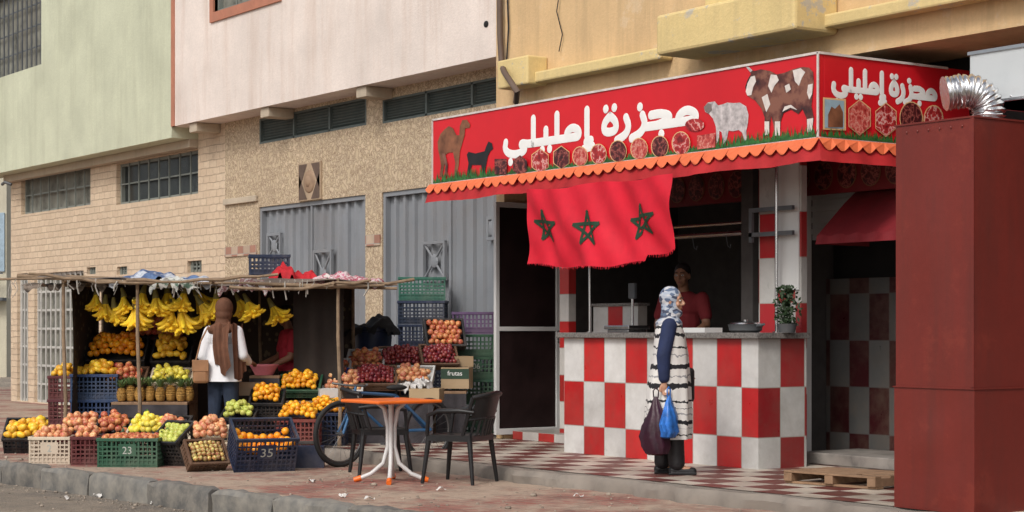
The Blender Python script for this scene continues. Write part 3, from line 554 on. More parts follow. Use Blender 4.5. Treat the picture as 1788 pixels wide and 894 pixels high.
for k in range(5): g.ell((.1+.28*k,-.014,.03),(.008,.004,.008),6,4)
g.build('flange',M['steel'],o)
A=PZ(1486,846,0); o=thing('pallet','worn broken timber pallet lying on the tiles in front of the red cabinet','pallet',(A.x,A.y,0.004),R(8))
for k in range(6): g=MB(); g.box(-.45,.45 if k!=1 else .2,-.30+.105*k,-.30+.105*k+.08,.085,.102); q=g.build('deck_board',M['wood'],o,bevel=.003); q.rotation_euler=(0,random.uniform(-.015,.015),random.uniform(-.02,.02))
for k in range(3): g=MB(); g.box(-.45+.41*k,-.37+.41*k,-.3,.3,.018,.084); g.build('bearer',M['wood'],o,bevel=.003)
for k in (-.28,.2): g=MB(); g.box(-.45,.45,k,k+.09,0,.017); g.build('bottom_board',M['wood'],o)
def onc(px,y=11.45): return PY(px,560,y).x
o=thing('weighing_scale','steel weighing scale with tall display pole on the counter left side','scale',(onc(1088),11.5,1.226))
g=MB(); g.box(-.2,.2,-.14,.14,.03,.07); g.box(-.17,.17,-.12,.12,0,.03); g.build('platform',M['steel'],o,bevel=.008)
g=MB(); g.tube([(-.06,.12,.05),(-.06,.12,.42)],.014,8); g.build('pole',M['steel'],o,smooth=40); g=MB(); g.box(-.11,-.01,.10,.14,.34,.50); g.build('display',M['gate2'],o,bevel=.01)
o=thing('cooking_pan','black round pan with silver lid on the counter right side','pan',(onc(1306),11.42,1.226))
g=MB(); g.lathe([(.12,0),(.15,.02),(.16,.07),(.165,.075),(.15,.076)],24); g.tube([(.15,0,.06),(.27,-.02,.075)],.012,8); g.build('pan',M['gate2'],o,smooth=40)
g=MB(); g.lathe([(.15,.077),(.14,.09),(.06,.105),(.02,.108),(.02,.12),(.001,.122)],24); g.build('lid',M['steel'],o,smooth=40)
o=thing('meat_tray','low white tray on the middle of the counter','tray',(onc(1232),11.4,1.226))
g=MB(); g.box(-.16,.16,-.1,.1,0,.01); g.box(-.17,.17,-.11,-.1,0,.045); g.box(-.17,.17,.1,.11,0,.045); g.box(-.17,-.16,-.1,.1,0,.045); g.box(.16,.17,-.1,.1,0,.045); g.build('tray',M['alum'],o)
leafm=mat('dark_herb_leaf',(.018,.04,.013),.6,0,.5,20,0)
o=thing('potted_plant','dark green leafy herb plant on the counter right end before the pillar','plant',(onc(1374,11.5),11.5,1.226))
g=MB(); g.lathe([(.07,0),(.09,.07),(.095,.08),(.08,.08)],16); g.build('pot',M['gate2'],o,smooth=40)
g=MB()
for k in range(380):
    A=random.uniform(0,2*PI); z=random.uniform(.05,.42); rr=random.uniform(.0,.14)*(1-.4*abs(z-.22)/.2); c=Vector((rr*cos(A),rr*sin(A),z)); u=Vector((random.gauss(0,1),random.gauss(0,1),random.gauss(0,1))).normalized()*.026; w=u.orthogonal().normalized()*.012
    g.add([c-u,c+w,c+u,c-w],[(0,1,2,3)])
g.build('foliage',leafm,o)

# ================= CRATES & FRUIT =================
cc={'black':(.018,.019,.022),'white':(.62,.52,.40),'maroon':(.10,.015,.02),'green':(.02,.085,.045),'navy':(.018,.03,.065),'brown':(.13,.07,.04),'redbrown':(.20,.04,.03),'blue':(.02,.05,.13),'purple':(.12,.07,.16),'card':(.38,.26,.15),'teal':(.03,.13,.09),'styro':(.60,.60,.58)}
CM={k:mat('crate_'+k,c,.5,0,.2,5,.1,40,rand=.25,dirt=.45,dcol=(.18,.15,.12)) for k,c in cc.items()}
NUM=mat('stencil_number',(.40,.42,.38),.6)
def textmesh(s):
    c=bpy.data.curves.new('text','FONT'); c.body=s; c.size=1; c.align_x='CENTER'; o=bpy.data.objects.new('temp',c); COL.objects.link(o)
    dg=bpy.context.evaluated_depsgraph_get(); me=bpy.data.meshes.new_from_object(o.evaluated_get(dg)); bpy.data.objects.remove(o); return me
def writing(s,parent,size,loc,m,name='number'):
    me=textmesh(s); me.materials.clear(); me.materials.append(m); o=bpy.data.objects.new(name,me); COL.objects.link(o); o.scale=(size,size,size); o.location=loc; o.rotation_euler=(PI/2,0,0); adopt(o,parent); return o
def crate(label,loc,w,d,h,color,tilt=0,yaw=0,group=None,num=None,solid=False,name='crate'):
    o=thing(name,label,'crate' if not solid else 'box',loc,PHI+R(yaw),group,R(tilt))
    g=MB(); t=.010; g.box(-w/2,w/2,-d/2,d/2,0,.012)
    if solid:
        for (a,b,c,e) in ((-w/2,w/2,-d/2,-d/2+t),(-w/2,w/2,d/2-t,d/2),(-w/2,-w/2+t,-d/2+t,d/2-t),(w/2-t,w/2,-d/2+t,d/2-t)): g.box(a,b,c,e,.012,h)
        g.build('box_wall',CM[color],o)
    else:
        for side in range(4):
            L=w if side%2==0 else d; D=d/2 if side%2==0 else w/2
            Mx=Matrix.Rotation(side*PI/2,4,'Z'); nb=max(3,int(L/.045)); nh=max(2,int(h/.055))
            for k in range(nb+1): x=-L/2+.01+(L-.02)*k/nb; ww=.006 if k%3 else .009; g.box(x-ww,x+ww,-D,-D+.008,.012,h-.03,Mx)
            for k in range(nh): z=.02+(h-.07)*k/nh; g.box(-L/2+.012,L/2-.012,-D+.0015,-D+.0095,z,z+.016,Mx)
            if num and side==0: g.box(-.09,.09,-D-.001,-D+.01,h*.38,h*.80,Mx)
            g.box(-L/2+.014,L/2-.014,-D+.0098,-D+.012,.012,h*.30,Mx)
        g.build('basket',CM[color],o); g=MB()
        for side in range(4):
            L=w if side%2==0 else d; D=d/2 if side%2==0 else w/2; Mx=Matrix.Rotation(side*PI/2,4,'Z'); e=.004*(side%2)
            g.box(-L/2-.008+e,L/2+.008-e,-D-.009,-D+.016,h-.032,h+e*.5,Mx)
        g.build('rim',CM[color],o,bevel=.003)
    if num: writing(num,o,h*.36,(0,-d/2-.0035,h*.46),NUM)
    return o
def fr_mat(name,c,var=.2,rough=.4,c2=None,rand=.35):
    m,nt,b=new(name); v=coords(nt,(1,1,1),'Generated'); oi=nt.nodes.new('ShaderNodeObjectInfo')
    vv=N(nt,'ShaderNodeVectorMath',{0:v,1:oi.outputs['Location']},operation='ADD').outputs[0]
    c_=ramp(nt,noise(nt,vv,2.2,3),[(.35,c),(.62,c2 or mul(c,1.3))])
    hs=N(nt,'ShaderNodeHueSaturation',{'Color':c_,'Value':math_(nt,'ADD',math_(nt,'MULTIPLY',oi.outputs['Random'],rand),1-rand/2),'Hue':math_(nt,'ADD',math_(nt,'MULTIPLY',oi.outputs['Random'],.025),.4875)})
    nt.links.new(hs.outputs[0],b.inputs['Base Color']); b.inputs['Roughness'].default_value=rough; bumpit(nt,b,noise(nt,coords(nt),220,2),.15,.001); return m
def fmesh(name,r,prof,m,el=None):
    g=MB()
    if el: g.ell((0,0,0),(r*el[0],r*el[1],r*el[2]),12,8); g.ell((0,0,r*el[2]),(r*.12,r*.12,r*.08),6,4)
    else: g.lathe([(a*r,b*r) for a,b in prof],12); g.tube([(0,0,r*.55),(r*.1,0,r*1.05)],r*.05,4)
    me=bpy.data.meshes.new(name); me.from_pydata(g.v,[],g.f); me.materials.append(m); me.shade_smooth(); return me
AP=[(.05,-.78),(.35,-.86),(.75,-.6),(.97,-.05),(.95,.35),(.7,.72),(.35,.82),(.08,.6)]
FR={}
FR['orange']=(.039,fmesh('orange',.040,None,fr_mat('orange_peel',(.85,.27,.012),c2=(.88,.38,.02)),(1,1,.94)),'orange')
FR['clementine']=(.031,fmesh('clementine',.032,None,fr_mat('clementine_peel',(.86,.30,.012),c2=(.84,.46,.03)),(1,1,.85)),'clementine')
FR['apple']=(.038,fmesh('apple',.039,AP,fr_mat('red_apple_skin',(.42,.05,.035),c2=(.66,.30,.12))),'apple')
FR['peach']=(.038,fmesh('peach',.039,AP,fr_mat('peach_skin',(.58,.14,.08),c2=(.72,.42,.20))),'peach')
FR['lemon']=(.036,fmesh('lemon',.036,None,fr_mat('lemon_skin',(.80,.62,.05),c2=(.76,.68,.12)),(1.2,.95,.95)),'lemon')
FR['greenap']=(.034,fmesh('apple',.035,AP,fr_mat('green_apple_skin',(.40,.46,.08),c2=(.60,.58,.14))),'apple')
FR['mango']=(.042,fmesh('mango',.042,None,fr_mat('mango_skin',(.80,.36,.02),c2=(.86,.56,.05)),(1.35,.9,.85)),'mango')
FR['plum']=(.026,fmesh('plum',.027,None,fr_mat('dark_plum_skin',(.13,.014,.02),c2=(.28,.04,.04),rough=.25),(1,1,1.1)),'plum')
FR['pomegranate']=(.041,fmesh('pomegranate',.042,AP,fr_mat('pomegranate_skin',(.55,.06,.035),c2=(.70,.30,.12))),'pomegranate')
FR['mix']=(.026,fmesh('fig',.027,AP,fr_mat('fig_skin',(.38,.07,.04),c2=(.55,.50,.16),rand=.7)),'fig')
LEAF=MB()
def putf(kind,loc,label,group):
    r,me,cat=FR[kind]; o=bpy.data.objects.new(me.name.split('.')[0],me); COL.objects.link(o); o.location=loc; o.rotation_euler=(random.uniform(-1,1),random.uniform(-1,1),random.uniform(0,6)); s=random.uniform(.92,1.08); o.scale=(s,s,s); setp(o,label,cat,group)
    if kind in ('clementine','greenap','lemon','orange') and random.random()<.10:
        A=random.uniform(0,6.28); c=Vector(loc)+Vector((0,0,r*1.1)); u=Vector((cos(A),sin(A),random.uniform(-.3,.5)))*.035; w=Vector((-sin(A),cos(A),.3))*.012; LEAF.add([c-u,c+w,c+u,c-w],[(0,1,2,3)])
def heap(root,w,d,z0,mound,kind,label,group):
    r=FR[kind][0]; Mx=Matrix.Translation(root.location)@Euler(root.rotation_euler).to_matrix().to_4x4(); st=r*1.78; ny=max(1,int((d-.03)/(st*.93)))
    def H(x,y): return z0+mound*max(0,cos(PI*x/(w*1.08))*cos(PI*y/(d*1.08)))**.7
    for iy in range(ny):
        nx=max(1,int((w-.03-(iy%2)*st*.5)/st))
        if mound>.03 and iy>=ny-1: continue
        for ix in range(nx):
            x=(ix-(nx-1)/2)*st+random.uniform(-.006,.006); y=(iy-(ny-1)/2)*st*.93+random.uniform(-.006,.006)
            putf(kind,Mx@Vector((x,y,H(x,y)+random.uniform(-.010,.010))),label,group)
    if mound>.03:
        for k in range(int(w*d/(st*st)*.32)):
            x=random.uniform(-.32,.32)*w; y=random.uniform(-.34,.24)*d; putf(kind,Mx@Vector((x,y,H(x,y)+r*1.15)),label,group)
ROWS=[
(56,None,20.4,.56,.40,.20,33,6,'black','mango',.07,'black crate of mangoes tilted up at the far left end of the stall','mango in the tilted black crate at the far left end of the stall',None),
(94,None,18.75,.42,.36,.28,0,0,'white','peach',.06,'cream slatted crate in the front row nearest the left kerb, stencilled 2','peach in the cream slatted crate at the front left','2'),
(154,None,18.6,.29,.36,.29,0,3,'maroon','peach',.06,'dark maroon crate between the cream crate and the green crate','peach in the dark maroon front crate',None),
(231,None,18.35,.61,.38,.29,0,-2,'green','apple',.03,'green crate stencilled 23 in the front row','apple in the green crate stencilled 23','23'),
(318,None,18.5,.36,.36,.30,34,-30,'black','greenap',.0,'black crate tilted sideways just right of the green crate','green apple in the tilted black crate right of the green crate',None),
(365,None,18.5,.42,.40,.26,24,14,'white','peach',.14,'cream crate heaped with peaches in front of the shopper','peach heaped in the cream crate in front of the shopper',None),
(354,None,17.75,.40,.28,.14,52,34,'brown','mix',.03,'small brown crate of figs tipped forward on the pavement','fig in the small brown crate tipped forward on the pavement',None),
(455,None,17.75,.60,.40,.37,28,20,'navy','orange',-.24,'large navy crate stencilled 35 tilted beside the bicycle wheel','orange low inside the large navy crate stencilled 35','35'),
(150,None,19.45,.50,.36,.30,26,0,'maroon','peach',.10,'maroon crate of peaches behind the front row, left','peach in the maroon crate behind the front row',None),
(205,None,19.3,.38,.36,.32,28,0,'black','apple',.10,'black crate of red apples behind the front row','red apple in the black crate behind the front row',None),
(270,None,19.2,.42,.36,.33,28,-6,'white','lemon',.08,'cream crate of lemons behind the green crate','lemon in the cream crate behind the green crate',None),
(235,None,19.15,.18,.36,.30,26,0,'green',None,0,'narrow green crate beside the lemons',None,None),
(312,None,19.2,.30,.36,.34,28,-10,'black','peach',.04,'black crate of peaches between the lemons and the shopper','peach in the black crate between the lemons and the shopper',None),
(520,None,19.4,.42,.40,.20,0,0,'black',None,0,'black crate on the ground under the clementines',None,None),
(521,780,19.4,.46,.40,.30,0,0,'redbrown','clementine',.16,'red brown crate heaped with clementines near the bicycle','clementine heaped in the red brown crate near the bicycle',None),
(468,735,19.7,.36,.36,.22,24,0,'black','clementine',.10,'black crate of clementines next to the shopper','clementine in the black crate next to the shopper',None),
(572,None,19.9,.42,.40,.48,8,0,'navy','clementine',.12,'navy crate of clementines behind the bicycle wheel','clementine in the navy crate behind the bicycle wheel',None),
(420,None,19.5,.36,.36,.46,14,0,'black','greenap',.09,'black crate of small green apples right of the shopper','small green apple in the black crate right of the shopper',None),
(171,None,20.3,.52,.40,.30,0,0,'blue',None,0,'blue crate at the bottom of the blue stack',None,None),
(171,None,20.3,.52,.40,.30,0,0,'blue',None,0,'blue crate in the middle of the blue stack',None,None),
(171,None,20.3,.52,.40,.28,0,0,'blue','mango',.10,'blue crate of mangoes on top of the blue stack','mango in the crate on top of the blue stack',None),
(112,None,20.4,.26,.40,.30,0,0,'maroon',None,0,'dark maroon crate at the bottom of the narrow maroon stack',None,None),
(112,None,20.4,.26,.40,.30,0,0,'maroon',None,0,'dark maroon crate in the middle of the narrow maroon stack',None,None),
(112,None,20.4,.26,.40,.26,0,0,'maroon','mango',.08,'dark maroon crate of mangoes on top of the narrow maroon stack','mango in the crate on top of the narrow maroon stack',None),
(207,640,20.70,.66,.40,.10,42,0,'black','orange',.15,'black crate heaped with oranges below the bananas','orange heaped in the black crate below the bananas',None),
(303,642,20.65,.44,.40,.10,42,0,'black','mango',.14,'black crate of mangoes on the upper shelf next to the shopper','mango in the black crate on the upper shelf next to the shopper',None),
(275,602,21.05,.74,.34,.10,46,0,'maroon','pomegranate',.10,'maroon crate of pomegranates at the back under the bananas','pomegranate in the maroon crate at the back under the bananas',None),
(225,680,20.35,.42,.30,.11,32,0,'brown','apple',.07,'brown crate of red apples behind the pineapples','red apple in the brown crate behind the pineapples',None),
(302,682,20.3,.46,.30,.11,32,0,'white','lemon',.08,'cream crate of lemons beside the pineapples','lemon in the cream crate beside the pineapples',None),
(600,694,20.4,.44,.36,.10,30,0,'styro','peach',.08,'pale crate of peaches behind the orange table','peach in the pale crate behind the orange table',None),
(525,694,20.2,.46,.34,.10,30,0,'green','clementine',.10,'green crate of clementines in front of the vendor','clementine in the green crate in front of the vendor',None),
(580,668,20.9,.42,.36,.10,32,0,'styro','pomegranate',.08,'pale crate of pomegranates right of the vendor','pomegranate in the pale crate right of the vendor',None),
(655,682,20.5,.48,.36,.10,34,6,'brown','plum',.07,'brown crate of dark plums behind the left chair','dark plum in the brown crate behind the left chair',None),
(640,654,21.1,.44,.36,.10,36,-6,'styro','apple',.06,'pale crate of red apples below the dark blue bucket','red apple in the pale crate below the dark blue bucket',None),
(702,650,21.2,.52,.36,.10,38,8,'brown','plum',.09,'brown crate of dark plums at the back right of the stall','dark plum in the brown crate at the back right',None),
(722,682,20.6,.46,.34,.10,36,-8,'styro','peach',.06,'pale crate of peaches beside the cardboard fruit box','peach in the pale crate beside the cardboard fruit box',None),
(765,646,20.95,.42,.34,.10,40,14,'brown','plum',.07,'brown crate of dark plums just left of the cardboard fruit box','dark plum in the brown crate just left of the cardboard fruit box',None),
(774,612,21.2,.46,.36,.12,58,14,'black','apple',.02,'black crate of red apples propped almost upright by the white door','red apple in the crate propped almost upright by the white door',None),
]
zt={}
for (px,py,d,w,dp_,h,tilt,yaw,colr,fr,mo,lab,fl_,num) in ROWS:
    a,b=dr(px)
    if py is None: z=zt.get((px,d),G); zt[(px,d)]=z+h+.001
    else: z=ZC+d*(578-py)/F
    z+=dp_/2*sin(R(tilt)); yaw+=random.uniform(-2,2); o=crate(lab,(a*d,b*d,z),w,dp_,h,colr,tilt,yaw,None,num)
    if fr: heap(o,w,dp_,h-.02,mo,fr,fl_,'heap in '+fl_.split(' in ',1)[-1] if ' in ' in fl_ else fl_)
o=LEAF.build('leaves',mat('citrus_leaf',(.07,.16,.03),.5,0,.4,20,0)); o['kind']='stuff'; o['label']='loose green leaves lying among the heaped citrus fruit'; o['category']='leaves'
for k in range(7):
    a,b=dr(738); d=22.4; crate(['navy crate number %s from the ground in the tall back stack'%n for n in ('one','two','three','four','five','six')][k] if k<6 else 'green crate on top of the tall back stack against the metal gate',(a*d+random.uniform(-.02,.02),b*d,G+.289*k),.57,.40,.285,'teal' if k==6 else 'navy',0,random.uniform(-5,5))
for k in range(6):
    a,b=dr(826); d=21.6; crate(['green crate at the bottom of the stack beside the white door','green crate second from bottom of the stack beside the white door','green crate third from bottom of the stack beside the white door','green crate stencilled 1.06 in the stack beside the white door','dark green crate below the purple one beside the white door','purple crate on top of the stack beside the white door'][k],(a*d,b*d,G+.265*k),.48,.34,.26,'purple' if k==5 else 'green',0,random.uniform(-3,3),num='1.06' if k==3 else None)
a,b=dr(533); crate('dark navy produce carton on the pavement in front of the red brown crate',(a*18.2,b*18.2,G),.38,.26,.21,'navy',0,4,solid=True,name='carton')
for (px,py,d,w,h,c,yw,l) in ((572,694,20.0,.20,.10,'styro',12,'small white carton between the clementines and the peaches'),(800,640,21.0,.30,.12,'card',14,'flat cardboard tray on top of the cardboard fruit box'),(745,700,20.2,.34,.14,'card',-10,'torn cardboard tray low behind the right black armchair'),(436,690,19.9,.26,.14,'card',8,'cardboard carton between the shopper and the green apples')):
    crate(l,PD(px,py,d),w,.26,h,c,0,yw,solid=True,name='carton')
o=crate('cardboard fruit box marked frutas beside the white door',PD(798,678,20.75),.32,.28,.24,'card',0,-8,solid=True,name='cardboard_box')
writing('frutas',o,.075,(0,-.145,.15),M['white'],'writing')
g=MB(); g.box(-.162,.162,-.1425,-.1405,.11,.225); g.build('label_band',mat('dark_label',(.02,.05,.03),.6),o)
bcl=mat('bench_cloth',(.05,.045,.05),.9,0,.5,4,.2,30)
def bench(label,px0,px1,d0,d1,z):
    a,b=dr((px0+px1)/2); dm=(d0+d1)/2; w=(px1-px0)/F*dm; o=thing('display_bench',label,'bench',(a*dm,b*dm,G),PHI); hh=z-G; dd=(d1-d0)/2
    g=MB(); g.box(-w/2,w/2,-dd,dd,hh-.03,hh); g.build('table_top',M['wood'],o,bevel=.004)
    g=MB(); g.sheet(lambda u,v:((u-.5)*w,-dd-.004-.012*sin(25*u)*(1-v),.12+(hh-.15)*v),30,3); g.build('skirt',bcl,o,smooth=60)
    for sx in (-1,1):
        for sy in (-1,1): g=MB(); x=sx*(w/2-.05); y=sy*(dd-.05); g.box(x-.03,x+.03,y-.03,y+.03,0,hh-.03); g.build('leg',M['wood'],o)
bench('low wooden bench carrying pineapples behind the blue crates',205,336,19.95,20.6,.46)
bench('higher wooden bench carrying oranges below the bananas',150,340,20.65,21.35,.78)
bench('wooden bench in front of the vendor holding fruit crates',588,760,20.1,21.4,.48)
bench('wooden bench behind the bicycle beside the vendor',482,585,20.0,20.6,.47)
bench('wooden bench at the right end of the stall beside the white door',764,815,20.55,21.05,.56)
pm_=mat('pineapple_skin',(.36,.20,.05),.7,0,.5,40,.8,60); lm=mat('pineapple_leaf',(.15,.24,.09),.5,0,.3,10,0)
def pineapple(px,i):
    p=PD(px,700,20.08+.05*(i%2)); p.z=.465; o=thing('pineapple','pineapple with a spiky green crown in the row on the low bench','pineapple',p,random.uniform(0,6),'pineapples on the low bench'); s=random.uniform(.95,1.2); o.scale=(s,)*3
    g=MB(); prof=[(.03,0)]
    for k in range(9): t=(k+.5)/9; r=.052*sin(PI*(.15+.72*t))**.6+.0; prof+=[(r,.15*t-.004),(r+.006,.15*t+.004)]
    prof.append((.02,.155)); g.lathe(prof,14); g.build('fruit_body',pm_,o,smooth=60)
    g=MB()
    for k in range(30):
        A=k*2.4; L=.08+.10*(1-k/40); el=.5+.9*k/30; d0=Vector((cos(A)*cos(el),sin(A)*cos(el),sin(el))); s=Vector((-sin(A),cos(A),0))*.010; b0=Vector((0,0,.15))
        g.add([b0-s,b0+s,b0+d0*L*.6+s*.8,b0+d0*L*.6-s*.8,b0+d0*L+Vector((0,0,-.01))],[(0,1,2,3),(3,2,4)])
    g.build('crown',lm,o)
for i,px in enumerate((212,228,244,262,280,298,316,330)): pineapple(px,i)
bm=mat('banana_peel',(.92,.62,.04),.45,0,.08,12,.05,30,rand=.25,dirt=.15,dcol=(.35,.3,.05)); bs_=mat('banana_stem',(.20,.17,.05),.7)
def bunch():   # two tight hands of curved fruit side by side, tips turned up and out
    o=thing('banana_bunch','x','bananas'); g=MB(); g.tube([(0,0,.08),(0,.005,.03),(0,0,-.02)],[.014,.024,.034],8); g.build('stem',bs_,o,smooth=50)
    mes=[]
    for row in range(2):
        pts=[];rs=[]
        for j in range(10):
            t=j/9; th=t*(1.75 if row==0 else 1.55); Rr=.105; out=.02+Rr*(1-cos(th)); z=-.012-.035*row-Rr*1.25*sin(min(th,PI/2))+(.02*(th-PI/2) if th>PI/2 else 0)
            pts.append((out,0,z)); rs.append([.008,.015,.0205,.023,.024,.024,.0225,.019,.013,.006][j])
        mes.append((pts,rs))
    for k in range(14):
        row=k//7; A=R(-66+22*(k%7)+(11 if row else 0))-PI/2
        if k%7==0: g=MB(); g.tube(mes[row][0],mes[row][1],8); b=g.build('banana',bm,o,smooth=60); me=b.data
        else: b=bpy.data.objects.new('banana',me); COL.objects.link(b); adopt(b,o)
        b.rotation_euler=(random.uniform(-.10,.10),random.uniform(-.15,.15),A)
    return o
proto=bunch(); first=True
for i,(px,py,s) in enumerate(((168,526,1.0),(184,542,1.1),(200,548,1.2),(216,530,1.1),(236,550,1.35),(250,524,1.2),(272,532,1.2),(292,524,1.2),(300,552,1.3),(316,556,1.35),(322,524,1.2),(343,524,1.3),(349,542,1.25),(362,552,1.1),(378,532,1.2),(264,548,.9),(416,536,1.0),(432,540,1.2),(475,548,1.2))):
    p=PD(px,py-14,19.95+random.uniform(-.10,.18)); o=proto if first else dup(proto,p); first=False; o.location=p; o.rotation_euler=(random.uniform(-.2,.2),random.uniform(-.55,.55),PHI+random.uniform(-1.0,1.0)); o.scale=(s,s,s)
    setp(o,'bunch of ripe yellow bananas hanging from the front of the stall roof','bananas','banana bunches hanging under the stall roof')
a,b=dr(365); S0=Vector((a*20.5,b*20.5,G)); sl=thing('market_stall','rough fruit stall frame of sticks with dark cloth and sagging tarpaulin roof','market stall',S0,PHI)
fp=[((-2.12,-.9,1.93),(2.05,-.95,1.86)),((-2.0,-.6,1.96),(2.15,-.5,1.84)),((-2.15,.1,1.98),(2.1,.2,1.9)),((-1.8,.9,1.95),(2.0,.95,1.9)),((-1.4,-1.0,1.90),(-1.3,1.0,2.0)),((.2,-1.05,1.9),(.3,1.0,1.98)),((1.5,-1.1,1.88),(1.6,1.0,1.95)),((1.2,-1.0,1.84),(2.35,-.7,1.93)),((-.7,-1.12,1.90),(.9,-1.02,1.97)),((-1.75,-1.05,1.97),(-.3,-.98,1.88)),((.4,-1.08,1.82),(1.9,-.98,1.90))]
for p,q in fp:
    p=Vector(p);q=Vector(q); g=MB(); pts=[p.lerp(q,t/8)+Vector((random.uniform(-.01,.01),random.uniform(-.02,.02),random.uniform(-.02,.02)-.03*sin(PI*t/8))) for t in range(9)]; g.tube(pts,[.018+random.uniform(-.005,.004) for _ in pts],7); g.build('roof_pole',M['stick'],sl,smooth=50)
for (x,y) in ((-1.42,-.85),(-.62,-.85),(1.55,-.9),(-1.4,.95),(1.55,.95),(.45,.95)):
    g=MB(); g.tube([(x,y,0),(x+.015,y,.6),(x-.01,y,1.3),(x-.01,y,1.93)],[.024,.021,.02,.018],7); g.build('post',M['stick'],sl,smooth=50)
m,nt,b=new('dark_brown_spotted_cloth'); v=coords(nt); vo=N(nt,'ShaderNodeTexVoronoi',{'Vector':v,'Scale':11.0}); w=ramp(nt,vo.outputs[0],[(.22,(.13,.10,.06)),(.30,(.045,.03,.022))]); nt.links.new(w,b.inputs['Base Color']); b.inputs['Roughness'].default_value=.9; backm=m
g=MB(); g.sheet(lambda u,v:(-1.40+2.95*u,.93+.05*sin(14*u)+.03*sin(31*u+4*v),.25+1.7*v),60,10); g.build('back_cloth',backm,sl,smooth=60)
g=MB(); g.sheet(lambda u,v:(-1.41+.03*sin(9*u+3*v),-.62+1.5*u,.3+1.62*v),24,8); g.build('side_cloth',backm,sl,smooth=60)
g=MB(); g.sheet(lambda u,v:(.98+.56*u,-.25+.03*sin(12*u)+.02*sin(7*v),.72+1.17*v),20,8); g.build('hanging_sheet',mat('black_brown_sheet',(.032,.024,.02),.85),sl,smooth=60)
def roofsheet(u,v): return (-1.75+3.75*u,-.92+1.9*v,1.955-.04*u+.03*sin(9*u+5*v)-.03*sin(PI*u*4)**2*sin(PI*v)+.012*sin(31*u)+(-.05*(1-v)**8))
g=MB(); g.sheet(roofsheet,60,20); g.build('roof_sheet',mat('grey_brown_tarpaulin',(.14,.11,.09),.85,0,.5,3,.4,20,dirt=.5),sl,smooth=60)
stm=mat('pale_twine',(.40,.38,.34),.8)
for k in range(56):
    x=random.uniform(-2.0,2.0); y=-.95+random.uniform(-.08,.05); L=random.uniform(.04,.2); z=1.9+random.uniform(-.02,.02); g=MB(); g.tube([(x,y,z),(x+random.uniform(-.03,.03),y-.01,z-L*.5),(x+random.uniform(-.05,.05),y,z-L)],random.choice((.003,.004,.008)),4); g.build('string',stm,sl)
def drape(label,px0,px1,py0,py1,d,m,cat='tarpaulin',name='tarpaulin',dep=.7,seed=0,amp=1,rough=1):
    p=PD((px0+px1)/2,py1,d); w=(px1-px0)/F*d; h=(py1-py0)/F*d; o=thing(name,label,cat,p,PHI); rnd=random.Random(seed); ph=[rnd.uniform(0,6) for _ in range(8)]
    def fn(u,v):
        e=(max(0,sin(PI*u))**.45)*(max(0,sin(PI*(.06+.94*v)))**.4); z=h*(.52+.20*sin(5*u+ph[0])+.10*sin(11*u+4*v+ph[4])+rough*(.09*sin(23*u+9*v+ph[1])+.07*sin(17*u-19*v+ph[3])+.05*sin(41*u+21*v+ph[6])))*e
        return ((u-.5)*w+.03*sin(11*v+ph[5]),(v-.5)*dep+.03*sin(13*u+ph[7]),max(-.01,z*amp)-(.04+.035*sin(23*u)+.02*sin(51*u))*(v<.02))
    g=MB(); g.sheet(fn,90,40); g.build('cloth',m,o,smooth=70); return o
def multi(name,cols,sc_=4,kind='n'):
    m,nt,b=new(name); v=coords(nt,(1,1,1.6))
    if kind=='v':
        n1=N(nt,'ShaderNodeTexVoronoi',{'Vector':v,'Scale':float(sc_)}); f=N(nt,'ShaderNodeSeparateXYZ',{0:n1.outputs['Color']}).outputs[0]; st=[(i/len(cols),c) for i,c in enumerate(cols)]
    else: f=noise(nt,v,sc_,6,.65); st=[(.30+.4*i/len(cols),c) for i,c in enumerate(cols)]
    nt.links.new(ramp(nt,f,st,'CONSTANT' if kind=='v' else 'EASE'),b.inputs['Base Color']); b.inputs['Roughness'].default_value=.75; bumpit(nt,b,noise(nt,v,20,4),.5,.015); return m
drape('crumpled blue and grey tarpaulin on the stall roof, left',205,392,464,496,20.1,multi('blue_grey_tarp',[(.04,.05,.07),(.10,.17,.32),(.05,.09,.2),(.50,.53,.58),(.30,.33,.38)],2.5),dep=.9,seed=1)
drape('dirty white sacking on the stall roof edge',268,345,478,503,19.6,multi('dirty_white_sack',[(.12,.14,.11),(.42,.43,.40),(.55,.54,.50),(.08,.14,.10)],9),'sack','sack',.25,2)
drape('bright red cloth bundled on the stall roof',474,560,450,497,20.2,mat('red_bundle_cloth',(.42,.012,.02),.8,0,.25,6,.5,30),'cloth','cloth_bundle',.6,3,1.2,.8)
drape('pink and white patterned cloth on the stall roof, right end',548,668,462,497,20.1,multi('pink_white_cloth',[(.05,.02,.03),(.45,.05,.15),(.60,.54,.54),(.35,.03,.08),(.62,.57,.55)],7),'cloth','cloth_bundle',.7,4)
drape('grey plastic sheeting hanging over the stall roof edge',388,480,480,507,19.7,multi('grey_plastic',[(.06,.04,.035),(.30,.28,.26),(.15,.05,.05),(.50,.48,.47)],8),'plastic sheet','plastic_sheet',.3,6)
drape('dark rolled mat at the left end of the stall roof',50,200,484,500,20.0,multi('dark_mat',[(.03,.025,.02),(.12,.09,.07),(.25,.2,.16)],8),'mat','rolled_mat',.5,12)
drape('black cloth bundle behind the dark blue bucket',598,694,540,585,21.7,mat('black_cloth',(.012,.012,.013),.8,0,.3,6,.3,40),'cloth','cloth_bundle',.5,5,1.1,.5)
drape('blue plastic sheet among the fruit crates behind the orange table',562,662,634,660,20.75,mat('blue_plastic',(.03,.10,.40),.4,0,.3,6,.3,40),'plastic sheet','plastic_sheet',.3,8)
drape('white plastic bag lying on the fruit crates at the back right',706,752,648,678,20.35,multi('white_film',[(.4,.38,.36),(.62,.6,.58)],8),'plastic bag','plastic_bag',.25,9)
crate('dark grey blue crate lying on the stall roof',PD(470,483,20.3),.44,.36,.24,'navy',0,10)
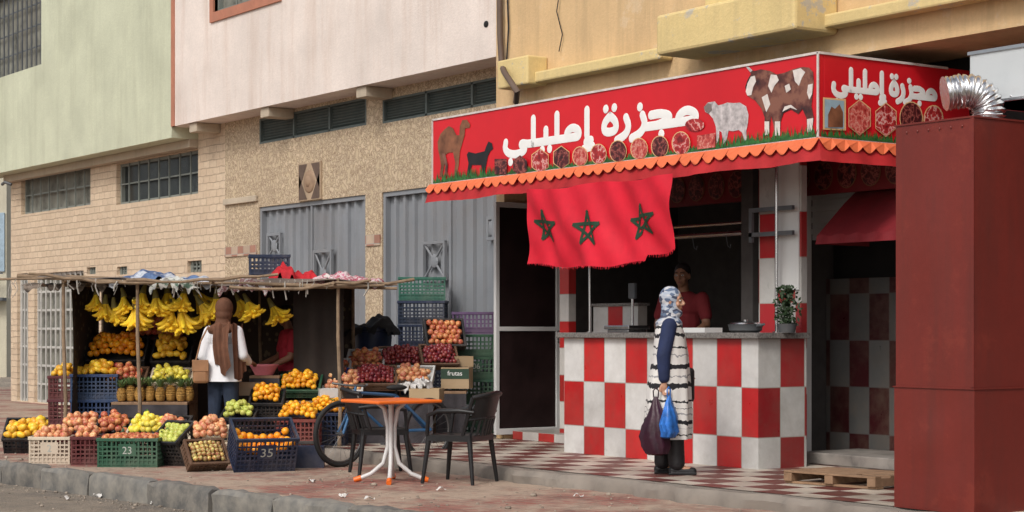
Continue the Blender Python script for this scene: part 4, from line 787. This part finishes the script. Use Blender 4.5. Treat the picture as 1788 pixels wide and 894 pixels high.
a,b=dr(650); d=21.75; o=thing('bucket','dark blue plastic bucket with pale band behind the plums','bucket',(a*d,b*d,.93),0)
g=MB(); g.lathe([(.20,0),(.235,.30),(.26,.31),(.26,.37),(.245,.37),(.22,.05)],28); g.build('pail',mat('navy_plastic',(.015,.025,.06),.35),o,smooth=40); g=MB(); g.lathe([(.2195,.12),(.2325,.26)],28); g.f=g.f[:-2]; g.m=g.m[:-2]; g.build('label_band',mat('bucket_label',(.10,.25,.2),.5,0,.9,18,0),o,smooth=40)
bench('tall crate-high bench under the dark blue bucket',598,700,21.55,22.2,.925)
a,b=dr(461); d=20.3; z=ZC+d*(578-655)/F; bench('small wooden stand under the pink bowl',440,492,20.1,20.5,z-.002)
o=thing('bowl','pink plastic bowl on the stand in front of the vendor','bowl',(a*d,b*d,z)); g=MB(); g.lathe([(.10,0),(.15,.09),(.165,.11),(.165,.12),(.15,.12),(.10,.02)],26); g.build('bowl_wall',mat('pink_plastic',(.70,.22,.26),.4),o,smooth=40)

# ================= FURNITURE & BICYCLE =================
blk=mat('black_plastic',(.012,.012,.013),.42,0,.3,8,.15,50); om=mat('orange_laminate',(.80,.16,.02),.35,0,.08,4,.05)
tp=PD(683,0,16.4); o=thing('cafe_table','orange topped cafe table with white curved pedestal legs and orange feet','table',(tp.x,tp.y,G),0)
g=MB(); g.box(-.335,.335,-.335,.335,.715,.745); g.build('table_top',om,o,bevel=.012)
for k in range(4):
    A=PI/4+k*PI/2+R(10); c,s_=cos(A),sin(A); g=MB(); g.tube([(.12*c,.12*s_,.712),(.06*c,.06*s_,.66),(.03*c,.03*s_,.50),(.03*c,.03*s_,.32),(.07*c,.07*s_,.17),(.18*c,.18*s_,.075),(.29*c,.29*s_,.03)],[.02]*7,8); l=g.build('leg',M['alum'],o,smooth=50)
    g=MB(); g.tube([(.27*c,.27*s_,.038),(.335*c,.335*s_,.018)],[.026,.024],8); sub(g.build('foot',om,None,smooth=50),l)
def chair(label,loc,rz):
    o=thing('plastic_chair',label,'chair',loc,rz)
    g=MB(); g.sheet(lambda u,v:((u-.5)*.46,(v-.5)*.44,.43-.02*sin(PI*u)*sin(PI*v)),8,8); g.sheet(lambda u,v:((u-.5)*.46,(v-.5)*.44,.405-.02*sin(PI*u)*sin(PI*v)),8,8)
    for s_ in (-1,1): g.box(s_*.23-.01,s_*.23+.01,-.22,.22,.38,.435); g.box(-.22,.22,s_*.22-.01,s_*.22+.01,.38,.435)
    g.build('seat',blk,o,smooth=40)
    def bk(u,v,off=0): x=(u-.5)*.46; return (x,.23+.10*v+.036*(1-(abs(u-.5)*2)**2)+off-.09*(abs(u-.5)*2)**3,.43+.38*v-.04*(abs(u-.5)*2)**2*v)
    g=MB(); g.tube([bk(t/14,1) for t in range(15)],.02,8); g.sheet(lambda u,v:bk(.04+.92*u,.45+.55*v,.004),20,6)
    g.tube([bk(t/14,.42) for t in range(15)],.013,8)
    for k in range(11): g.tube([bk(k/10,0),bk(k/10,.25),bk(k/10,.45 if 0<k<10 else 1)],.012 if 0<k<10 else .018,6)
    g.build('backrest',blk,o,smooth=50)
    for s_ in (-1,1): g=MB(); g.tube([(s_*.225,.25,.64),(s_*.255,.12,.655),(s_*.26,-.08,.65),(s_*.25,-.19,.61),(s_*.235,-.21,.43)],[.018,.022,.024,.02,.018],8); g.build('armrest',blk,o,smooth=50)
    for sx in (-1,1):
        for sy in (-1,1): g=MB(); g.tube([(sx*.215,sy*.20,.42),(sx*.25,sy*.25,.0)],[.026,.017],8); g.build('leg',blk,o,smooth=50)
    return o
p=PD(803,0,16.35); chair('black plastic armchair right of the orange table',(p.x,p.y,G),R(-60))
p=PD(664,0,17.35); chair('black plastic armchair behind the left side of the orange table',(p.x,p.y,G),R(160))
pw=PD(594,0,18.2); pw2=PD(748,0,19.0); v2=(pw2-pw); v2.z=0; L=v2.length; ang=math.atan2(v2.y,v2.x)
bi=thing('bicycle','old blue framed bicycle parked behind the orange table','bicycle',(pw.x,pw.y,G),ang); tyr=mat('tyre_rubber',(.02,.02,.02),.8); blu=mat('blue_frame_paint',(.03,.12,.26),.45,dirt=.5)
dks=mat('dull_rim_steel',(.14,.14,.14),.45,.7,dirt=.4); WR=.31
for cx in (0,L):
    o=MB(); o.tube([(cx+WR*cos(2*PI*k/40),0,.33+WR*sin(2*PI*k/40)) for k in range(40)],.024,8,closed=True); w=o.build('wheel',tyr,bi,smooth=60)
    g=MB(); g.tube([(cx+(WR-.03)*cos(2*PI*k/40),0,.33+(WR-.03)*sin(2*PI*k/40)) for k in range(40)],.010,6,closed=True)
    for k in range(20): A=2*PI*k/20; g.tube([(cx,.02*(-1)**k,.33),(cx+(WR-.03)*cos(A),0,.33+(WR-.03)*sin(A))],.0018,4)
    g.tube([(cx,-.05,.33),(cx,.05,.33)],.02,8); sub(g.build('rim',dks,None,smooth=60),w)
g=MB(); B=(L*.52,0,.33); S=(L*.62,0,.70); H=(L*.16,0,.74)
for p,q in ((B,S),(S,H),((L*.14,0,.66),B),(S,(L,.04,.33)),(S,(L,-.04,.33)),(B,(L,.04,.33)),(B,(L,-.04,.33))): g.tube([p,q],.016,8)
g.build('frame',blu,bi,smooth=50); g=MB(); g.tube([(L*.17,0,.80),(L*.14,0,.64),(0,.045,.33)],.014,8); g.tube([(L*.14,0,.64),(0,-.045,.33)],.014,8); g.build('fork',blu,bi,smooth=50)
g=MB(); g.tube([(L*.10,-.28,.83),(L*.17,-.15,.81),(L*.17,.15,.81),(L*.10,.28,.83)],.012,8); g.build('handlebar',dks,bi,smooth=50)
g=MB(); g.ell((L*.63,0,.78),(.13,.07,.03),12,8); g.tube([S,(L*.63,0,.77)],.013,6); g.build('saddle',tyr,bi,smooth=60)
g=MB(); g.tube([(L*.52,-.06,.33),(L*.52,.06,.33)],.05,12); g.tube([(L*.52,.07,.33),(L*.57,.07,.2)],.01,6); g.box(L*.57-.04,L*.57+.04,.07,.13,.19,.21); g.tube([(L*.52,-.07,.33),(L*.47,-.07,.46)],.01,6); g.box(L*.47-.04,L*.47+.04,-.13,-.07,.45,.47); g.build('pedal_crank',M['gate2'],bi,smooth=40)

# ================= PEOPLE =================
def cap(g,p0,r0,p1,r1,n=12):
    p0=Vector(p0);p1=Vector(p1); g.ell(p0,r0*.999,n,8); g.ell(p1,r1*.999,n,8); g.tube([p0,p1],[r0,r1],n)
def fig(name,fn,m,parent,vox=.009,sm=3):
    g=MB(); fn(g); o=g.build(name,m,parent)
    r=o.modifiers.new('remesh','REMESH'); r.mode='VOXEL'; r.voxel_size=vox; r.use_smooth_shade=True
    s=o.modifiers.new('smooth','SMOOTH'); s.factor=.5; s.iterations=sm; return o
def hand(g,w,dirv,side,curl=.5):
    w=Vector(w); d=Vector(dirv).normalized(); s=Vector(side); s=(s-d*s.dot(d)).normalized(); nrm=d.cross(s)
    cap(g,w,.024,w+d*.045,.026)
    for k,(o_,l) in enumerate(((-.024,.068),(-.008,.078),(.008,.073),(.024,.056))):
        b=w+d*.065+s*o_; m_=b+d*l*.5*cos(curl*.5)+nrm*l*.5*sin(curl*.5); e=m_+d*l*.5*cos(curl*1.6)+nrm*l*.5*sin(curl*1.6); cap(g,w+d*.04+s*o_*.8,.011,b,.0105,8); cap(g,b,.0105,m_,.0095,8); cap(g,m_,.0095,e,.0075,8)
    b=w+d*.02-s*.026; m_=b-s*.02+d*.028+nrm*.012; cap(g,b,.013,m_,.0115,8); cap(g,m_,.0115,m_+d*.026+nrm*.012,.009,8)
def headprims(g,c,yaw=0,pitch=0,s=1):
    T=Matrix.Translation(c)@Matrix.Rotation(yaw,4,'Z')@Matrix.Rotation(pitch,4,'Y')@Matrix.Scale(s,4)
    g.ell((-.008,0,.018),(.092,.074,.095),16,12,T); g.ell((.028,0,-.045),(.055,.054,.062),14,10,T); g.ell((.052,0,-.088),(.026,.028,.020),10,8,T)
    g.tube([T@Vector((.082,0,.015)),T@Vector((.108,0,-.025))],[.010,.017],8); g.ell((.098,0,-.028),(.016,.019,.012),8,6,T)
    g.ell((.076,0,-.058),(.016,.026,.008),8,6,T); g.ell((.073,0,-.070),(.015,.022,.008),8,6,T)
    for q in (-1,1): g.ell((-.005,q*.076,-.01),(.018,.010,.032),8,6,T); g.ell((.070,q*.032,.028),(.016,.024,.008),8,6,T); g.ell((.060,q*.04,-.03),(.022,.02,.022),8,6,T)
def facekids(par,c,yaw,pitch,s,hairm):
    T=Matrix.Translation(c)@Matrix.Rotation(yaw,4,'Z')@Matrix.Rotation(pitch,4,'Y')@Matrix.Scale(s,4)
    for q in (-1,1):
        g=MB(); g.ell((.0775,q*.032,.008),(.010,.014,.008),10,8,T); e=g.build('eye',EYE,par,smooth=60)
        g=MB(); g.ell((.0865,q*.032,.008),(.004,.006,.006),8,6,T); sub(g.build('iris',M['black'],None,smooth=60),e)
        g=MB(); g.tube([T@Vector((.088,q*.012,.030)),T@Vector((.088,q*.034,.037)),T@Vector((.074,q*.054,.028))],[.004,.004,.002],6); g.build('eyebrow',hairm,par)
    g=MB(); g.ell((.0905,0,-.058),(.006,.022,.0045),8,6,T); g.ell((.0875,0,-.067),(.006,.018,.005),8,6,T); g.build('lips',LIP,par,smooth=60)
EYE=mat('eye_white',(.6,.58,.55),.3,0,.02,5,0); LIP=mat('lip',(.30,.09,.07),.5,0,.1,5,0); HAIR=mat('dark_hair',(.012,.009,.008),.6,0,.4,60,.5,90)
SK1=mat('skin_warm',(.46,.25,.16),.5,0,.06,9,.05,90,sss=.1); SK2=mat('skin_brown',(.26,.12,.07),.5,0,.08,9,.05,90,sss=.1)
W0=PZ(1168,828,0); wo=thing('person','person in striped black and white robe and blue grey headscarf holding plastic bags','person',(W0.x,W0.y,0),PHI)
HC=(.035,0,1.50); hy=R(-22)
def body(g):
    headprims(g,HC,hy,R(4),.95); cap(g,(.0,0,1.32),.05,(.02,0,1.45),.046)
    g.ell((.0,0,1.22),(.10,.16,.14)); g.ell((.01,0,1.05),(.105,.14,.15)); g.ell((-.01,0,.90),(.12,.155,.14))
    cap(g,(-.01,-.17,1.29),.045,(-.06,-.21,1.02),.036); cap(g,(-.06,-.21,1.02),.036,(-.055,-.215,.80),.026); hand(g,(-.055,-.215,.80),(.1,0,-1),(1,0,0),.9)
    cap(g,(0,.17,1.29),.045,(.02,.21,1.03),.036); cap(g,(.02,.21,1.03),.036,(.12,.16,.86),.026); hand(g,(.12,.16,.86),(.7,-.3,-.5),(0,1,0),.6)
    for q,fx in ((-1,.06),(1,-.05)):
        cap(g,(0,q*.08,.86),.085,(fx*.6,q*.08,.47),.056); cap(g,(fx*.6,q*.08,.47),.056,(fx,q*.08,.10),.036); cap(g,(fx,q*.08,.06),.036,(fx+.13,q*.085,.035),.03)
bo=fig('body',body,SK1,wo,.008,2); facekids(bo,HC,hy,R(4),.95,HAIR)
m,nt,b=new('striped_robe'); v=coords(nt); tc=nt.nodes.new('ShaderNodeTexCoord'); sp_=N(nt,'ShaderNodeSeparateXYZ',{0:tc.outputs['Object']}); nz=noise(nt,v,5,3); n9=noise(nt,v,40,2)
zz=math_(nt,'ADD',sp_.outputs[2],math_(nt,'ADD',math_(nt,'MULTIPLY',math_(nt,'SUBTRACT',nz,.5),.10),math_(nt,'MULTIPLY',math_(nt,'SUBTRACT',n9,.5),.025)))
Wc=(.70,.68,.65);Bc=(.012,.012,.015); Gc=(.30,.30,.31)
bands=[(.0,Wc),(.33,Bc),(.345,Wc),(.40,Gc),(.41,Wc),(.44,Bc),(.47,Wc),(.52,Gc),(.53,Wc),(.57,Bc),(.58,Wc),(.63,Bc),(.65,Wc),(.75,Bc),(.79,Wc),(.84,Gc),(.85,Wc),(.91,Bc),(.96,Wc),(1.03,Gc),(1.04,Wc),(1.09,Bc),(1.11,Wc),(1.19,Bc),(1.22,Wc),(1.26,Bc),(1.285,Wc)]
w=ramp(nt,math_(nt,'DIVIDE',zz,1.5),[(p/1.5,c) for p,c in bands],'CONSTANT')
nt.links.new(w,b.inputs['Base Color']); b.inputs['Roughness'].default_value=.85; bumpit(nt,b,noise(nt,v,60,3),.3,.004); ROBE=m
navy=mat('navy_fabric',(.015,.025,.075),.8,0,.25,8,.3,40)
g=MB(); g.loft([(.0,0,1.345,.05,.07,0,0),(.0,0,1.33,.09,.16,0,0),(.0,0,1.28,.115,.195,.005,0),(.01,0,1.18,.135,.20,.01,.3),(.015,0,1.05,.15,.205,.025,.6),(.01,0,.92,.165,.215,.04,.9),(.0,0,.75,.185,.225,.055,1.1),(-.005,0,.58,.195,.23,.07,1.3),(-.01,0,.42,.20,.235,.08,1.4),(-.01,0,.31,.195,.23,.09,1.5)],56); g.build('robe',ROBE,wo,smooth=70)
def sl_(g): cap(g,(-.01,-.165,1.285),.068,(-.065,-.215,1.03),.062); cap(g,(-.065,-.215,1.03),.062,(-.06,-.218,.84),.050)
fig('sleeve',sl_,navy,wo,.009,3)
def sl2(g): cap(g,(0,.165,1.285),.066,(.02,.21,1.03),.06); cap(g,(.02,.21,1.03),.06,(.11,.165,.88),.05)
fig('sleeve',sl2,ROBE,wo,.009,3)
def tr(g):
    for q,fx in ((-1,.06),(1,-.05)): cap(g,(fx*.6,q*.08,.47),.085,(fx,q*.08,.10),.072)
fig('trousers',tr,M['black'],wo,.01,3)
for q,fx in ((-1,.06),(1,-.05)):
    def sho(g,q=q,fx=fx): cap(g,(fx-.035,q*.08,.04),.04,(fx+.14,q*.085,.032),.034); g.box(fx-.07,fx+.17,q*.085-.037,q*.085+.037,.0,.022)
    fig('shoe',sho,blk,wo,.007,2)
scarf=multi('printed_headscarf',[(.05,.06,.10),(.42,.45,.50),(.10,.14,.22),(.5,.5,.52),(.35,.40,.48)],26,'v')
def hj(g):
    T=Matrix.Translation(HC)@Matrix.Rotation(hy,4,'Z')@Matrix.Scale(.95,4)
    g.ell((-.026,0,.030),(.104,.092,.108),16,12,T); g.ell((-.020,0,-.05),(.092,.086,.085),16,12,T); g.ell((.012,0,-.112),(.080,.072,.045),14,10,T); cap(g,(0.01,0,1.36),.085,(.01,0,1.42),.078); g.ell((.0,0,1.30),(.12,.17,.07),16,10)
    g.ell((.055,-.01,1.24),(.07,.10,.09),12,8)
fig('headscarf',hj,scarf,wo,.008,4)
def bag(label,p,w,h,m,seed):
    o=thing('plastic_bag',label,'bag',p,PHI+.3*seed); rings=[]; rnd=random.Random(seed)
    for t,a,c in ((0,.55,0),(.03,.80,.0),(.15,.97,.01),(.32,1.0,.012),(.5,.86,.008),(.68,.62,.0),(.84,.36,-.004),(1.0,.13,0)): rings.append((c+rnd.uniform(-.008,.008),rnd.uniform(-.008,.008),-h*(1-t),w/2*a,w/3.2*a,.09*(1-.5*(t<.1)),t*5+seed))
    g=MB(); g.loft(rings,56); g.build('pouch',m,o,smooth=32); g=MB(); g.tube([(-.02,0,-.01),(-.025,0,.05),(0,0,.075),(.025,0,.05),(.02,0,-.01)],.006,6); g.build('handle',m,o,smooth=50)
LT=lambda x,y,z: Vector((W0.x+x*RX-y*RY,W0.y+x*RY+y*RX,z))
bag('shiny blue plastic carrier bag in the robed person\'s hand',LT(-.025,-.27,.69),.21,.36,mat('blue_bag_film',(.03,.15,.50),.3,0,.45,14,.7,30),3)
bag('dark maroon plastic carrier bag in the robed person\'s hand behind the blue bag',LT(-.13,-.22,.68),.25,.50,mat('maroon_bag_film',(.030,.006,.016),.3,0,.3,12,.6,30),9)
o=thing('handbag','black shoulder handbag at the far side of the robed person','bag',LT(.15,.10,.92),PHI); g=MB(); g.box(-.06,.08,-.05,.05,-.30,0); g.build('pouch',blk,o,bevel=.03); g=MB(); g.tube([(-.02,0,-.01),(-.09,-.06,.25),(-.13,-.08,.40)],.010,6); g.build('strap',blk,o,smooth=50)
a,b=dr(390); d=19.55; sh_=thing('person','person in white top, brown headscarf and jeans shopping at the fruit stall','person',(a*d,b*d,G),PHI+R(62))
H2=(.03,0,1.585)
def body2(g):
    headprims(g,H2,R(10),R(8),1.0); cap(g,(0,0,1.40),.052,(.02,0,1.52),.048); g.ell((0,0,1.28),(.10,.165,.15)); g.ell((0,0,1.10),(.10,.14,.15)); g.ell((-.01,0,.95),(.12,.16,.13))
    cap(g,(0,.18,1.36),.048,(-.02,.25,1.10),.038); cap(g,(-.02,.25,1.10),.038,(.12,.20,.93),.027); hand(g,(.12,.20,.93),(1,-.1,-.3),(0,1,0),.5)
    cap(g,(0,-.18,1.36),.048,(.02,-.23,1.10),.038); cap(g,(.02,-.23,1.10),.038,(.24,-.17,1.02),.027); hand(g,(.24,-.17,1.02),(1,.1,-.1),(0,-1,0),.5)
    for q,fx in ((-1,.03),(1,-.03)): cap(g,(0,q*.09,.90),.09,(fx,q*.09,.49),.058); cap(g,(fx,q*.09,.49),.058,(fx,q*.09,.1),.038); cap(g,(fx,q*.09,.05),.038,(fx+.14,q*.1,.035),.03)
bo=fig('body',body2,SK2,sh_,.009,2); facekids(bo,H2,R(10),R(8),1,HAIR)
wt=mat('white_cotton',(.76,.76,.78),.85,0,.05,5,.4,18)
def top2(g):
    g.ell((0,0,1.29),(.125,.19,.15)); g.ell((0,0,1.12),(.125,.165,.17)); cap(g,(0,.18,1.35),.070,(-.02,.265,1.10),.062); cap(g,(-.02,.265,1.10),.062,(.09,.21,.965),.046)
    cap(g,(0,-.18,1.35),.070,(.02,-.24,1.10),.060); cap(g,(.02,-.24,1.10),.060,(.20,-.18,1.03),.046)
fig('top',top2,wt,sh_,.01,4)
g=MB(); g.loft([(0,0,1.25,.10,.15,0,0),(0,0,1.15,.135,.185,.01,0),(-.01,0,1.0,.150,.20,.025,.5),(-.01,0,.82,.165,.215,.045,.9)],40); g.build('shirt_hem',wt,sh_,smooth=60)
def jn(g):
    g.ell((-.01,0,.93),(.135,.175,.12))
    for q,fx in ((-1,.03),(1,-.03)): cap(g,(0,q*.09,.90),.10,(fx,q*.09,.49),.073); cap(g,(fx,q*.09,.49),.073,(fx,q*.09,.1),.058)
fig('jeans',jn,mat('dark_denim',(.02,.03,.055),.85,0,.3,9,.3,90),sh_,.01,3)
brn=mat('brown_scarf',(.13,.055,.03),.85,0,.3,8,.5,30)
def sc2(g):
    T=Matrix.Translation(H2)@Matrix.Rotation(R(10),4,'Z'); g.ell((-.022,0,.026),(.108,.095,.112),16,12,T); g.ell((-.03,0,-.05),(.10,.088,.08),14,10,T); cap(g,(-.01,0,1.43),.088,(0,0,1.50),.078); g.ell((-.02,0,1.37),(.125,.175,.08),16,10)
fig('headscarf',sc2,brn,sh_,.009,4)
g=MB()
def shawl(u,v): y=(u-.5)*(.20+.02*v); return (-.145-.025*v-.016*sin(20*u+3*v)-.03*sin(PI*v),-.10+y-.02*v,1.43-(.46+.06*sin(4*u))*v+.03*sin(9*u+1))
g.sheet(shawl,28,16); g.build('shawl',brn,sh_,smooth=70)
g=MB(); g.sheet(lambda u,v:(-.15+.22*u,-.21-.035*v-.012*sin(18*u+2*v),1.43-(.56+.05*sin(5*u))*v+.02*sin(7*u)),18,14); g.build('shawl_end',brn,sh_,smooth=70)
for q in (-1,1):
    def sho(g,q=q): cap(g,(0,q*.09,.04),.042,(.15,q*.1,.035),.036)
    fig('shoe',sho,blk,sh_,.009,2)
tanm=mat('tan_leather',(.30,.15,.07),.5)
c=PD(350,645,19.4); o=thing('handbag','tan shoulder handbag hanging at the white topped shopper\'s side','bag',c,PHI); g=MB(); g.box(-.08,.09,-.04,.04,-.15,.10); g.build('pouch',tanm,o,bevel=.03); g=MB(); g.tube([(-.05,0,.09),(0,.02,.30),(.08,.03,.46)],.009,6); g.build('strap',tanm,o,smooth=50); g=MB(); g.box(-.082,.092,-.046,-.040,-.02,.102); g.build('flap',tanm,o,bevel=.004)
def vendor(label,px,d,zg,rz,shirt,skin,scale=1,pitch=14):
    a,b=dr(px); o=thing('person',label,'person',(a*d,b*d,zg),rz); o.scale=(scale,)*3; H=(.05,0,1.58); PT=R(pitch)
    def bd(g):
        headprims(g,H,0,PT,1.0); cap(g,(0,0,1.40),.056,(.03,0,1.51),.052); g.ell((0,0,1.28),(.105,.175,.15)); g.ell((0,0,1.10),(.10,.145,.15)); g.ell((0,0,.95),(.12,.16,.13))
        cap(g,(0,-.2,1.36),.052,(.05,-.25,1.10),.042); cap(g,(.05,-.25,1.10),.042,(.27,-.17,1.02),.028); hand(g,(.27,-.17,1.02),(1,.1,-.35),(0,-1,0),.8)
        cap(g,(0,.2,1.36),.052,(.05,.25,1.10),.042); cap(g,(.05,.25,1.10),.042,(.27,.15,.98),.028); hand(g,(.27,.15,.98),(1,-.1,-.3),(0,1,0),.7)
        for q in (-1,1): cap(g,(0,q*.09,.90),.09,(0.01,q*.09,.49),.058); cap(g,(.01,q*.09,.49),.058,(0,q*.09,.1),.038); cap(g,(0,q*.09,.05),.038,(.15,q*.1,.035),.03)
    bo=fig('body',bd,skin,o,.009,2); facekids(bo,H,0,PT,1,HAIR)
    def ts(g):
        g.ell((0,0,1.29),(.13,.195,.15)); g.ell((0,0,1.12),(.125,.17,.17)); g.ell((0,0,.98),(.135,.175,.12))
        for q in (-1,1): cap(g,(0,q*.19,1.355),.07,(.03,q*.235,1.19),.066)
    fig('shirt',ts,shirt,o,.01,4)
    def hr(g): T=Matrix.Translation(H)@Matrix.Rotation(PT,4,'Y'); g.ell((-.022,0,.042),(.094,.082,.090),16,12,T); g.ell((-.05,0,-.01),(.055,.07,.07),12,8,T)
    fig('hair',hr,HAIR,o,.009,2)
    def tr_(g):
        g.ell((0,0,.90),(.13,.17,.12))
        for q in (-1,1): cap(g,(0,q*.09,.88),.10,(.01,q*.09,.49),.073); cap(g,(.01,q*.09,.49),.073,(0,q*.09,.1),.058)
    fig('trousers',tr_,M['black'],o,.012,2)
vendor('person in maroon t-shirt reaching toward the pink bowl at the fruit stall',505,20.75,G,PHI+PI+R(22),mat('maroon_tshirt',(.40,.022,.04),.85,0,.15,6,.4,30),SK2,.97)
vendor('person in red shirt standing in the shade behind the butcher counter',1194,12.15/dr(1194)[1],.16,PHI-PI/2-R(25),mat('dim_red_shirt',(.20,.02,.025),.85),mat('skin_shade',(.30,.15,.09),.5,0,.06,9,.05,90),1.04,4)  # shirt and skin colours darkened to imitate the shade inside the shop

# ================= LIGHT, CAMERA =================
w=bpy.data.worlds.new('World'); sc.world=w; w.use_nodes=True; nt=w.node_tree; EL=R(44)
sky=nt.nodes.new('ShaderNodeTexSky'); sky.sky_type='NISHITA'; sky.sun_disc=False; sky.sun_elevation=EL
SAZ=Vector((.45,-.9,0)).normalized(); sky.sun_rotation=math.atan2(SAZ.x,SAZ.y); sky.air_density=1.0; sky.dust_density=4.0; sky.ozone_density=1.0
hs=N(nt,'ShaderNodeHueSaturation',{'Color':sky.outputs[0],'Saturation':.45}); nt.links.new(hs.outputs[0],nt.nodes['Background'].inputs[0]); nt.nodes['Background'].inputs[1].default_value=.15
sl=bpy.data.lights.new('sun','SUN'); sl.energy=1.4; sl.angle=R(14); sl.color=(1,.96,.90); so=bpy.data.objects.new('sun',sl); COL.objects.link(so)
dv=Vector((SAZ.x*cos(EL),SAZ.y*cos(EL),sin(EL))); so.rotation_euler=dv.to_track_quat('Z','Y').to_euler()
cam=bpy.data.cameras.new('camera'); co=bpy.data.objects.new('camera',cam); COL.objects.link(co); co.location=(0,0,ZC); co.rotation_euler=(PI/2,0,PHI)
cam.sensor_width=36; cam.lens=F/1788*36; cam.shift_y=131/1788; cam.clip_end=500; cam.clip_start=.1; sc.camera=co
sc.view_settings.view_transform='Standard'; sc.view_settings.look='None'; sc.view_settings.exposure=0
